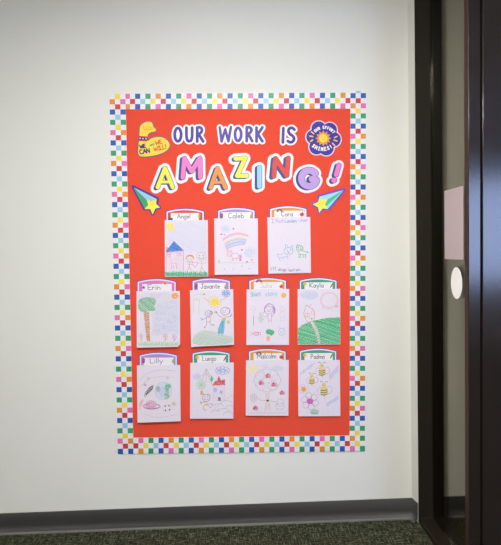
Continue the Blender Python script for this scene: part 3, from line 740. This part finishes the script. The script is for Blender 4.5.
# rainbow
o, tl = sheet(C2, [(56, 142), (319, 142), (60, 482), (321, 480)], .006, 'drawing of a pale rainbow with hearts and clouds')
a = Art(C2, o, tl)
a.begin()
for i, (cn, w) in enumerate((('palepink', 7), ('palepink', 4), ('chalk', 6), ('lime', 1.4), ('palebrown', 5), ('paleblue', 6), ('midblue', 5), ('paleblue', 7), ('palepurple', 7))):
    d = i*9.5; a.line(cn, smooth([(108+d*.3, 268+d*.8), (150, 240+d), (205, 228+d*.95), (262-d*.3, 246+d*.7)], 2, False), w)
a.fill('palepurple', [(118, 310), (160, 308), (130, 340)], 70, 6, 2.4); a.end('drawn_rainbow')
a.begin(); a.cloud('paleblue', 124, 205, 28, 24, 1.8); a.fill('paleblue', arc(122, 206, 18, 14), 20, 6, 2.5); a.end('drawn_cloud')
a.begin(); a.cloud('paleblue', 272, 345, 32, 32, 2); a.fill('paleblue', arc(262, 350, 26, 26), 45, 7, 2.6); a.end('drawn_cloud')
a.begin()
for x, y in ((172, 205), (99, 238), (117, 241), (223, 332), (282, 393), (254, 404)): a.heart('red' if x not in (117, 282) else 'pink', x, y, 5.5)
a.end('drawn_hearts')
a.begin(); a.circ('orange', 148, 355, 16, 17, 2.4); a.circ('palepink', 148, 355, 9, 9, 3); a.circ('pink', 182, 368, 22, 17, 2.4); a.line('orange', [(165, 385), (166, 398)], 3); a.line('orange', [(173, 386), (175, 396)], 3); a.line('orange', [(192, 384), (195, 396)], 3)
a.line('orange', [(136, 342), (132, 330), (144, 338)], 2.4); a.line('orange', [(154, 340), (162, 330), (164, 346)], 2.4); a.fill('magenta', [(206, 364), (220, 362), (222, 398), (208, 398)], 80, 5, 3); a.end('drawn_unicorn')
a.begin(); a.line('palegrey', smooth([(80, 412), (140, 408), (200, 412), (300, 408)], 2, False), 2)
for x, y in ((85, 400), (118, 447), (172, 448), (226, 428), (266, 444)): a.dot('lime' if x != 172 else 'palepink', x, y, 4)
a.fill('lime', arc(86, 404, 7, 12), 60, 5, 2); a.end('drawn_meadow')

# two dogs
o, tl = sheet(C3, [(56, 136), (315, 133), (62, 475), (319, 470)], .003, 'drawing of a blue dog and a green dog with purple writing')
a = Art(C3, o, tl)
a.begin(); a.text('purple', 'I', (80, 170), (98, 169), 22); a.text('purple', 'Rush', (108, 167), (156, 166), 22, 2); a.end('written_line')
a.begin(); a.text('blue', 'London', (163, 165), (232, 163), 18, 2); a.line('aqua', [(160, 167), (238, 164)], 2.4); a.text('purple', 'when', (246, 163), (300, 160), 18, 2.2); a.end('written_line')
a.begin(); a.circ('chalk', 195, 280, 74, 90, 2); a.circ('palepurple', 200, 270, 60, 72, .7); a.end('faint_ovals')
a.begin(); a.circ('aqua', 183, 340, 27, 22, 3); a.line('aqua', smooth([(166, 324), (164, 302), (172, 298), (182, 316)], 1, False), 3); a.line('aqua', smooth([(196, 322), (204, 304), (212, 308), (208, 334)], 1, False), 3); a.dot('teal', 176, 336, 2.8); a.dot('teal', 194, 334, 2.8); a.dot('teal', 184, 346, 3.2); a.line('aqua', arc(184, 346, 9, 7, 10, 170), 2)
a.line('midblue', smooth([(152, 354), (126, 362), (114, 352), (118, 376), (130, 384)], 1, False), 2.4); a.line('midblue', smooth([(130, 384), (150, 376), (184, 372)], 1, False), 2.4); a.line('midblue', [(132, 374), (130, 396), (138, 396)], 2.4); a.line('midblue', [(150, 374), (150, 390), (156, 390)], 2.2); a.line('midblue', [(172, 366), (176, 386), (184, 384)], 2.4); a.end('drawn_dog')
a.begin(); a.circ('green', 250, 322, 20, 18, 3); a.circ('green', 238, 310, 8, 10, 2.8); a.circ('green', 264, 322, 8, 10, 2.8); a.dot('kelly', 244, 320, 2.5); a.dot('kelly', 254, 322, 2.5); a.line('green', arc(250, 326, 8, 6, 0, 180), 2.2)
a.line('green', smooth([(262, 336), (284, 342), (306, 356), (294, 338)], 1, False), 3.2); a.line('green', smooth([(240, 340), (246, 360), (290, 362)], 1, False), 2.8)
for x in (248, 258, 276, 288): a.line('green', [(x, 358), (x-4, 378), (x+3, 378)], 3.2)
a.end('drawn_dog')
a.begin(); a.text('ink', 'MY', (78, 456), (110, 454), 20, 2.6); a.text('ink', 'dogs', (122, 458), (172, 458), 20, 2.4); a.text('ink', 'hurt', (186, 462), (220, 461), 18, 2.2); a.text('ink', 'eh', (228, 460), (256, 461), 18, 2.2); a.end('written_line')

# tree
o, tl = sheet(D1, [(63, 149), (340, 147), (68, 507), (344, 499)], .010, 'drawing of one green topped tree with flowers and an orange sun', True)
a = Art(D1, o, tl)
a.begin(); a.fill('sky', [(150, 160), (280, 158), (330, 200), (332, 420), (160, 430), (190, 260)], -38, 8.5, 2.2); a.fill('paleblue', [(160, 240), (320, 200), (325, 400), (170, 410)], -48, 10, 2.4); a.fill('palepurple', [(75, 165), (270, 155), (200, 190), (78, 200)], 30, 11, 2); a.end('drawn_sky')
a.begin(); cr = smooth([(78, 200), (110, 188), (160, 186), (186, 200), (188, 226), (170, 240), (190, 258), (180, 274), (140, 272), (112, 284), (84, 274), (72, 240)], 2); a.fill('leaf', cr, 40, 5.2, 3.4); a.fill('green', cr, -30, 9, 2.8); a.end('drawn_treetop')
a.begin(); tr = [(110, 282), (144, 278), (152, 464), (132, 464)]; a.fill('tan', tr, 8, 5, 3.4); a.fill('brown', tr, -25, 13, 2.2); a.end('drawn_trunk')
a.begin(); a.fill('orange', arc(310, 178, 22, 19), 10, 4, 3.6); a.fill('gold', arc(310, 178, 18, 15), 60, 8, 2.6); a.end('drawn_sun')
for x, y, pc, cc in ((95, 432, 'pink', 'red'), (249, 436, 'pink', 'red'), (306, 438, 'purple', 'magenta')):
    a.begin(); a.circ(pc, x, y, 14, 14, 2.2); a.circ(cc, x, y, 5, 5, 2.6); a.line('green', [(x, y+14), (x-2, y+30)], 3); a.line('green', [(x-1, y+24), (x+8, y+16)], 2.6); a.end('drawn_flower')
a.begin()
for i in range(70):
    x = 80+i*3.7; a.line(random.choice(['palegreen', 'lime', 'palegreen']), [(x, 494+random.uniform(-4, 2)), (x+random.uniform(-4, 6), 468+random.uniform(-4, 12))], 2.2)
a.end('drawn_grass')

# two figures under a sun
o, tl = sheet(D2, [(45, 142), (322, 135), (55, 502), (328, 488)], .010, 'drawing of two figures under a yellow sun, one in blue trousers')
a = Art(D2, o, tl)
a.begin(); a.fill('yellow', arc(204, 218, 30, 28), 30, 3.4, 3.8); a.fill('gold', arc(204, 218, 26, 24), -30, 9, 2.2)
for i in range(12):
    t = 2*math.pi*i/12; a.line('orange', [(204+33*math.cos(t), 218+31*math.sin(t)), (204+43*math.cos(t), 218+41*math.sin(t))], 2.2)
a.line('tan', [(172, 216), (132, 190)], 2.6); a.line('tan', [(238, 212), (280, 188)], 2.6); a.end('drawn_sun')
a.begin(); a.cloud('blue', 276, 162, 26, 22, 2.6); a.fill('midblue', arc(276, 162, 20, 15), 30, 4.5, 2.6); a.end('drawn_cloud')
a.begin(); a.fill('lime', arc(137, 168, 8, 6), 20, 3, 3); a.line('palegreen', smooth([(68, 180), (90, 164), (120, 168), (130, 172)], 2, False), 2.4); a.line('lime', [(68, 196), (70, 292)], 2); a.line('lime', [(70, 196), (106, 192), (102, 296)], 2); a.line('lime', [(70, 206), (104, 203)], 2); a.end('drawn_plant')
a.begin(); a.circ('pencil', 165, 290, 22, 19, 2.6); a.circ('pencil', 182, 286, 8, 10, 2.6); a.dot('black', 160, 286, 2.4); a.dot('black', 172, 288, 2.4); a.line('pencil', arc(166, 293, 9, 6, 10, 170), 2); a.line('pencil', [(150, 314), (176, 312), (176, 342), (152, 342), (150, 314)], 2.4); a.line('ink', [(150, 320), (128, 326), (112, 320)], 2.6); a.line('ink', [(128, 326), (118, 334)], 2.4)
a.line('pencil', [(154, 342), (152, 364), (140, 378)], 2.4); a.line('pencil', [(168, 342), (186, 366), (200, 362)], 2.4); a.dot('lime', 140, 379, 6); a.dot('lime', 196, 362, 6); a.end('drawn_child')
a.begin(); a.circ('ink', 272, 275, 30, 24, 2.6); a.dot('black', 258, 270, 2.6); a.dot('black', 274, 268, 2.6); a.line('pencil', arc(264, 277, 9, 6, 10, 170), 2); a.line('ink', smooth([(280, 254), (300, 262), (298, 288), (284, 296)], 2, False), 2.4)
a.line('ink', [(248, 314), (228, 300), (212, 280)], 2.6); a.line('ink', [(222, 284), (200, 286)], 3); a.line('ink', [(218, 276), (204, 276)], 2.4); a.line('ink', [(276, 312), (298, 312), (316, 300)], 2.6); a.line('ink', [(300, 310), (312, 292)], 2.4)
a.fill('palepurple', [(252, 300), (278, 300), (276, 320), (252, 320)], 70, 6, 2); a.fill('gold', arc(263, 327, 14, 9), 20, 3, 3.4)
lg = [(248, 336), (272, 336), (262, 418), (224, 414), (232, 372)]; a.fill('aqua', lg, 78, 4, 3.8); a.line('teal', [(258, 340), (246, 412)], 2.4); a.line('teal', [(248, 338), (226, 412)], 2.4); a.line('ink', [(234, 416), (230, 430)], 2.6); a.line('ink', [(252, 418), (252, 434)], 2.6)
a.fill('lime', [(284, 334), (298, 334), (298, 354), (284, 354)], 70, 3.4, 3); a.end('drawn_adult')
a.begin(); gp = smooth([(64, 440), (120, 394), (200, 404), (280, 430), (322, 440), (322, 484), (66, 494)], 1); a.fill('palegreen', gp, 12, 8, 2.8); a.fill('palegreen', gp, -35, 12, 2.2); a.end('drawn_grass')

# purple haired girl
o, tl = sheet(D3, [(62, 137), (334, 134), (60, 491), (332, 491)], .004, 'drawing of a girl with purple hair between small coloured doodles')
a = Art(D3, o, tl)
a.begin(); a.text('aqua', 'Short', (86, 184), (152, 178), 30, 3.0); a.fill('midblue', [(90, 156), (156, 156), (154, 180), (90, 184)], 60, 9, 1.8); a.end('written_word')
a.begin(); a.text('aqua', 'story', (184, 180), (256, 172), 30, 2.6); a.fill('paleblue', [(180, 158), (258, 158), (256, 178), (182, 184)], 20, 6, 2); a.end('written_word')
a.begin(); a.fill('gold', arc(299, 174, 15, 15), 20, 3, 3.6)
for i in range(8): a.line('orange', [(299+14*math.cos(i*.785), 174+14*math.sin(i*.785)), (299+19*math.cos(i*.785), 174+19*math.sin(i*.785))], 2.2)
a.end('drawn_sun')
a.begin(); a.circ('purple', 204, 268, 27, 25, 2.4); a.line('magenta', smooth([(176, 280), (176, 246), (200, 226), (230, 236), (246, 262), (240, 292), (226, 296)], 2, False), 3); a.line('purple', smooth([(192, 230), (214, 226), (240, 246), (238, 286)], 2, False), 3); a.line('purple', smooth([(172, 286), (182, 244), (204, 234)], 2, False), 2.6); a.fill('purple', [(222, 240), (240, 252), (242, 288), (230, 290), (232, 264)], 70, 5, 2.4)
a.dot('ink', 196, 268, 2.6); a.dot('ink', 212, 266, 2.6); a.line('ink', arc(204, 272, 9, 7, 10, 170), 2); a.line('purple', [(196, 294), (200, 334), (222, 334), (220, 294)], 2.4); a.line('purple', [(204, 334), (204, 348)], 2.4); a.line('purple', [(218, 334), (220, 346)], 2.4); a.line('purple', [(196, 300), (180, 316)], 2); a.line('purple', [(220, 300), (232, 312)], 2); a.end('drawn_girl')
a.begin(); a.line('pencil', [(105, 304), (106, 368)], 2.6); a.circ('palepink', 104, 258, 14, 14, 2); a.line('palepink', [(104, 272), (105, 304)], 2); a.end('drawn_wand')
a.begin(); a.fill('palegreen', smooth([(150, 270), (176, 300), (168, 350), (138, 350), (132, 320)], 1), 70, 8, 2.2); a.line('palegrey', [(150, 290), (154, 350)], 2.2); a.line('palegrey', [(136, 316), (172, 330)], 2); a.end('drawn_bush')
a.begin(); a.circ('palepink', 290, 262, 14, 14, 2.2); a.line('palepink', [(276, 280), (304, 280), (304, 312), (276, 312), (276, 280)], 2.2); a.line('palepurple', [(280, 314), (278, 338), (302, 336), (298, 314)], 2.2); a.end('drawn_figure')
a.begin(); a.circ('pink', 122, 419, 17, 12, 3); a.circ('pink', 128, 420, 8, 8, 3); a.line('pink', [(105, 419), (88, 408), (88, 430), (105, 419)], 3); a.line('pink', [(138, 412), (150, 406), (150, 430), (138, 424)], 3); a.dot('magenta', 114, 416, 3); a.end('drawn_sweet')
a.begin(); a.fill('green', smooth([(184, 396), (206, 388), (236, 400), (238, 416), (220, 434), (206, 420), (188, 424)], 1), 35, 3.6, 3.6); a.fill('orange', [(188, 436), (208, 434), (210, 466), (190, 468)], 45, 5.5, 3.2); a.line('red', [(190, 450), (208, 448)], 2); a.end('drawn_palm')
a.begin(); a.circ('midblue', 286, 408, 21, 22, 2.4); a.line('midblue', [(270, 394), (264, 372), (282, 386)], 2.4); a.line('midblue', [(292, 388), (306, 376), (304, 396)], 2.4); a.dot('blue', 280, 406, 2.6); a.dot('blue', 294, 404, 2.6); a.line('midblue', arc(286, 412, 8, 6, 0, 180), 2.2); a.end('drawn_cat')

# green hill
o, tl = sheet(D4, [(48, 135), (320, 133), (48, 489), (320, 488)], .004, 'drawing of a bright green hill with a pale path and house')
a = Art(D4, o, tl)
a.begin(); hl = [(50, 386), (80, 362), (120, 345), (180, 330), (240, 320), (318, 314), (318, 485), (50, 485)]; a.fill('kelly', hl, 18, 4.6, 3.6, 3.0); a.fill('green', hl, -24, 7.5, 3.0, 3); a.end('drawn_hill')
a.begin(); PATHC = CR['palebrown']; pa = smooth([(126, 342), (146, 340), (170, 380), (188, 430), (192, 485), (176, 485), (164, 430), (148, 384)], 1)
a.fill('chalk', pa, 60, 2.0, 4.2, .5); a.line('brown', [(128, 344), (150, 388), (166, 432), (178, 484)], 2); a.line('palebrown', [(146, 340), (172, 382), (188, 428), (192, 484)], 2.4); a.end('drawn_path')
a.begin(); a.line('tan', smooth([(88, 296), (96, 320), (110, 346), (130, 346), (156, 330), (154, 284), (146, 262)], 1, False), 2.8); a.line('brown', [(86, 292), (102, 236), (146, 264)], 2.4); a.line('tan', [(104, 240), (140, 232), (120, 252)], 2.4); a.circ('orange', 102, 300, 8, 12, 2.4); a.circ('tan', 116, 300, 8, 14, 2.2); a.circ('orange', 146, 284, 11, 13, 2.4); a.line('tan', [(92, 312), (124, 312)], 2); a.dot('pencil', 138, 324, 4); a.line('lime', smooth([(124, 330), (134, 316), (146, 326)], 1, False), 2.4); a.end('drawn_house')
a.begin(); a.circ('palepink', 250, 206, 52, 46, 3); a.circ('palebrown', 250, 206, 58, 52, 2.4); a.fill('palebrown', [(286, 240), (306, 236), (304, 252), (290, 254)], 40, 4, 2.6); a.fill('palepink', [(200, 240), (260, 262), (240, 270), (200, 262)], 20, 7, 2); a.end('drawn_sun')
a.begin(); a.fill('paleblue', smooth([(64, 160), (120, 142), (186, 158), (170, 196), (110, 206), (70, 190)], 2), 20, 5, 2.6); a.fill('sky', arc(140, 176, 40, 18), -20, 8, 2); a.end('drawn_cloud')

# planets and rocket
o, tl = sheet(E1, [(65, 161), (342, 158), (72, 523), (347, 513)], .010, 'drawing of the earth, a ringed purple planet and a black rocket')
a = Art(E1, o, tl)
a.begin(); a.circ('midblue', 236, 322, 54, 56, 2.0); a.fill('paleblue', arc(236, 322, 50, 52), 30, 6, 2.6); a.fill('leaf', smooth([(188, 296), (214, 292), (216, 312), (204, 334), (188, 322)], 1), 30, 4.4, 3); a.fill('green', smooth([(240, 286), (282, 272), (284, 300), (264, 312), (276, 340), (270, 376), (244, 372), (240, 340), (256, 326)], 1), 30, 4.8, 3); a.fill('midblue', arc(230, 330, 24, 34), 70, 9, 2); a.end('drawn_earth')
a.begin(); pl = arc(158, 411, 33, 26); a.fill('palepink', pl, 10, 5, 2.8); a.circ('magenta', 158, 411, 33, 27, 3); a.circ('magenta', 156, 412, 21, 17, 3); a.circ('pink', 156, 412, 11, 9, 3.4); a.line('pencil', arc(162, 420, 54, 17, -60, 250, 24), 3.2); a.line('magenta', arc(162, 420, 46, 13, -20, 200, 20), 2.4); a.end('drawn_ringed_planet')
a.begin(); rk = [(172, 286), (166, 312), (130, 348), (118, 338), (148, 300)]; a.fill('pencil', rk, -45, 5, 3); a.fill('black', rk, 30, 10, 2.8); a.line('black', [(130, 348), (116, 360), (118, 340)], 3.4); a.line('black', [(172, 286), (166, 312), (132, 346), (120, 338), (146, 300), (172, 286)], 2); a.end('drawn_rocket')
a.begin(); a.line('orange', [(106, 374), (96, 400), (84, 440)], 3); a.line('red', [(100, 378), (88, 402), (82, 420)], 2.6); a.line('orange', [(110, 384), (98, 414)], 2.4); a.end('drawn_flame')
a.begin(); a.circ('palepink', 260, 431, 27, 24, 2.2)
for x, y in ((248, 418), (272, 416), (250, 444), (276, 440)): a.dot('black', x, y, 4.6)
a.end('drawn_moon')
a.begin(); a.line('palegrey', smooth([(82, 260), (120, 214), (200, 186), (310, 196)], 2, False), 2.4); a.line('palegrey', smooth([(84, 300), (140, 246), (220, 226), (300, 236)], 2, False), 2); a.line('palegrey', smooth([(120, 470), (200, 494), (330, 470)], 2, False), 1.8); a.fill('palebrown', arc(304, 404, 16, 12), 30, 5, 2.4)
for x, y, cn in ((140, 242, 'gold'), (262, 240, 'gold'), (118, 284, 'magenta'), (300, 400, 'gold')):
    for k_ in range(3): a.line(cn if cn == 'magenta' else 'palebrown', [(x-10*math.cos(k_*1.05), y-10*math.sin(k_*1.05)), (x+10*math.cos(k_*1.05), y+10*math.sin(k_*1.05))], 2.6)
a.end('drawn_stars')

# red roofed house
o, tl = sheet(E2, [(48, 144), (326, 142), (47, 499), (323, 498)], .007, 'drawing of a red roofed house, trees and a smiling stick figure')
a = Art(E2, o, tl)
a.begin(); a.fill('red', [(190, 288), (206, 262), (220, 258), (230, 226), (244, 258), (268, 248), (270, 286)], 20, 3.6, 3.2); a.line('palepink', [(196, 290), (192, 384), (266, 386), (268, 288)], 2.2); a.fill('midblue', arc(208, 316, 11, 15), 30, 3.6, 2.8); a.fill('midblue', arc(246, 332, 11, 13), 30, 3.6, 2.8); a.fill('black', [(226, 364), (244, 364), (244, 384), (226, 384)], 30, 3.6, 3.2); a.fill('palepurple', [(198, 296), (264, 292), (264, 380), (196, 380)], 60, 13, 1.8); a.end('drawn_house')
a.begin(); a.line('palebrown', [(150, 182), (150, 264)], 3); a.line('grey', [(150, 182), (124, 230)], 2.2); a.line('grey', [(150, 182), (174, 228)], 2.2); a.line('grey', [(150, 206), (118, 258)], 2); a.line('grey', [(150, 206), (180, 256)], 2); a.end('drawn_pine')
a.begin(); a.fill('green', [(184, 222), (176, 252), (182, 268), (196, 248)], 70, 3.4, 3.2); a.line('leaf', [(184, 266), (188, 286)], 2.4); a.end('drawn_cypress')
a.begin(); a.cloud('blue', 254, 193, 46, 27, 1.8); a.fill('midblue', arc(250, 194, 30, 16), 20, 8, 2); a.end('drawn_cloud')
a.begin(); a.cloud('palepurple', 90, 232, 26, 20, 2.4); a.fill('paleblue', arc(92, 232, 20, 14), 20, 6, 2.2); a.end('drawn_cloud')
a.begin()
for i in range(9):
    t = 2*math.pi*i/9; a.line('palegreen', [(117, 284), (117+32*math.cos(t), 284+30*math.sin(t))], 3.4); a.circ('palegreen', 117+24*math.cos(t+.3), 284+23*math.sin(t+.3), 8, 8, 2.2)
a.end('drawn_bush')
a.begin(); a.circ('pencil', 150, 368, 25, 23, 2.6); a.dot('black', 142, 362, 2.6); a.dot('black', 158, 360, 2.6); a.line('pencil', arc(150, 368, 15, 12, 10, 170), 2.4); a.fill('orange', [(112, 324), (128, 322), (130, 346), (116, 348)], 60, 4, 3.2); a.line('pencil', [(136, 348), (134, 336)], 2.2); a.line('pencil', [(158, 346), (164, 336)], 2.2); a.line('pencil', [(168, 350), (178, 344)], 2)
a.fill('gold', [(144, 402), (164, 402), (162, 416), (146, 416)], 20, 3, 3); a.line('pencil', [(148, 392), (120, 396), (112, 388)], 2.4); a.line('pencil', [(166, 406), (188, 404), (196, 412)], 2.4); a.line('pencil', [(140, 408), (130, 430), (140, 446), (152, 440)], 2.4); a.line('pencil', [(164, 416), (178, 430), (190, 412)], 2.2); a.circ('pencil', 116, 400, 5, 5, 2); a.end('drawn_child')
a.begin()
for x, y, rx in ((230, 420, 30), (280, 400, 34), (260, 450, 40), (300, 430, 26), (210, 460, 26), (290, 470, 30)): a.line('grey', arc(x, y, rx, 16, 170, 350, 10), 1.8)
a.line('palegreen', smooth([(190, 450), (240, 400), (290, 366), (318, 348)], 2, False), 2); a.end('drawn_path')

# apple tree
o, tl = sheet(E3, [(58, 128), (332, 126), (56, 480), (328, 480)], .006, 'drawing of a tree bearing red apples with a yellow sun')
a = Art(E3, o, tl)
a.begin(); a.fill('yellow', arc(100, 182, 26, 26), 40, 6, 2.6)
for i in range(10):
    t = 2*math.pi*i/10; a.line('yellow', [(100+28*math.cos(t), 182+28*math.sin(t)), (100+46*math.cos(t+.1), 182+46*math.sin(t+.1))], 3)
a.end('drawn_sun')
a.begin(); a.fill('paleblue', arc(260, 180, 40, 18), 30, 6, 2.4); a.fill('paleblue', arc(180, 166, 24, 12), 30, 7, 2.2); a.end('drawn_sky')
a.begin(); a.cloud('palegrey', 190, 255, 84, 80, 1.3); a.circ('grey', 195, 255, 84, 72, 1.2); a.circ('palegrey', 150, 230, 30, 24, 1.8); a.circ('palegrey', 225, 290, 34, 26, 1.8); a.end('drawn_treetop')
a.begin(); a.line('palebrown', [(184, 336), (188, 390), (176, 452)], 2.6); a.line('palebrown', [(206, 336), (204, 390), (214, 450)], 2.6); a.fill('palebrown', [(186, 340), (206, 340), (210, 446), (180, 446)], 80, 7, 2); a.line('tan', smooth([(130, 366), (150, 384), (194, 384), (250, 392)], 2, False), 2.6); a.dot('black', 196, 384, 6.5); a.end('drawn_trunk')
for x, y in ((198, 228), (155, 272), (236, 284), (288, 336), (118, 432)):
    a.begin(); a.fill('red', arc(x-6, y+1, 10, 12), 15, 3.2, 2.8); a.fill('pink', arc(x+8, y+1, 10, 12), 15, 3.2, 2.8); a.line('black', [(x-2, y-8), (x-3, y-17)], 3.6); a.fill('leaf', arc(x+5, y-12, 5, 3), 10, 2.4, 2.4); a.end('drawn_apple')
a.begin(); a.cloud('palegrey', 106, 366, 22, 28, 2); a.end('drawn_cloud')
a.begin(); a.circ('grey', 274, 420, 28, 20, 1.8); a.circ('grey', 276, 396, 22, 24, 1.6); a.end('drawn_cloud')
a.begin()
for i in range(30): x = 80+i*8; a.line('palegrey', [(x, 466), (x+5, 456)], 1.6)
a.end('drawn_grass')

# three bees
o, tl = sheet(E4, [(50, 127), (318, 126), (52, 484), (320, 482)], .006, 'drawing of three striped bees over pink and orange flowers')
a = Art(E4, o, tl)
for P in ([(60, 210), (140, 150), (160, 140), (130, 180), (66, 220)], [(248, 220), (306, 160), (310, 200), (250, 254)], [(230, 402), (306, 350), (306, 376), (232, 424)]):
    a.begin(); a.fill('sky', P, -38, 5.5, 2.6); a.fill('palepurple', P, -34, 9, 2); a.end('drawn_sky')
def bee(x, y, k):
    a.begin(); bz = 'palegrey'
    a.circ('purple', x-26*k, y+8*k, 15*k, 24*k, 1.6); a.circ('grey', x+30*k, y, 18*k, 22*k, 2)
    a.fill('straw', arc(x, y+10*k, 22*k, 27*k), 15, 3.2, 3.2); a.fill('straw', arc(x-2*k, y-26*k, 14*k, 13*k), 15, 3, 3.2)
    for d in (0, 13, 26): a.line('black', smooth([(x-20*k, y+(d+2)*k), (x, y+(d+6)*k), (x+20*k, y+(d-2)*k)], 1, False), 4*k)
    a.line('pencil', smooth([(x-6*k, y-38*k), (x-12*k, y-52*k), (x-20*k, y-52*k)], 1, False), 2); a.line('pencil', smooth([(x+2*k, y-38*k), (x+12*k, y-54*k), (x+20*k, y-48*k)], 1, False), 2); a.dot('pencil', x-21*k, y-51*k, 3); a.dot('pencil', x+20*k, y-48*k, 3)
    a.dot('pencil', x-6*k, y-28*k, 2); a.dot('pencil', x+3*k, y-28*k, 2); a.line('pencil', [(x, y+36*k), (x, y+44*k)], 2.2); a.end('drawn_bee')
bee(204, 192, 1.0); bee(139, 252, .82); bee(216, 316, 1.06)
a.begin(); a.flower('palepink', 'gold', 86, 312, 34, 6, 2.2); a.fill('orange', arc(86, 312, 15, 15), 30, 3.4, 3.2); a.end('drawn_flower')
a.begin(); a.flower('purple', 'pink', 126, 388, 56, 6, 2); a.fill('magenta', arc(126, 388, 18, 17), 30, 3.4, 3); a.circ('magenta', 126, 388, 20, 18, 2.4); a.end('drawn_flower')
a.begin()
for i in range(14): x = 136+i*3; a.line('leaf', [(x, 470), (x+(i-7)*1.6, 436+abs(i-7)*2)], 2.4)
a.end('drawn_grass')
a.begin()
for x, y in ((150, 290), (150, 330), (220, 372), (284, 300), (60, 450), (110, 455), (240, 450)): a.line('palegrey', [(x, y), (x+2, y+12)], 1.6)
a.end('faint_dashes')

# ------------------------------------------------------------------ view
vs = SC.view_settings
SC.display_settings.display_device = 'sRGB'
vs.view_transform = 'Standard'; vs.look = 'None'; vs.gamma = 1; vs.use_curve_mapping = False; vs.exposure = 0.0
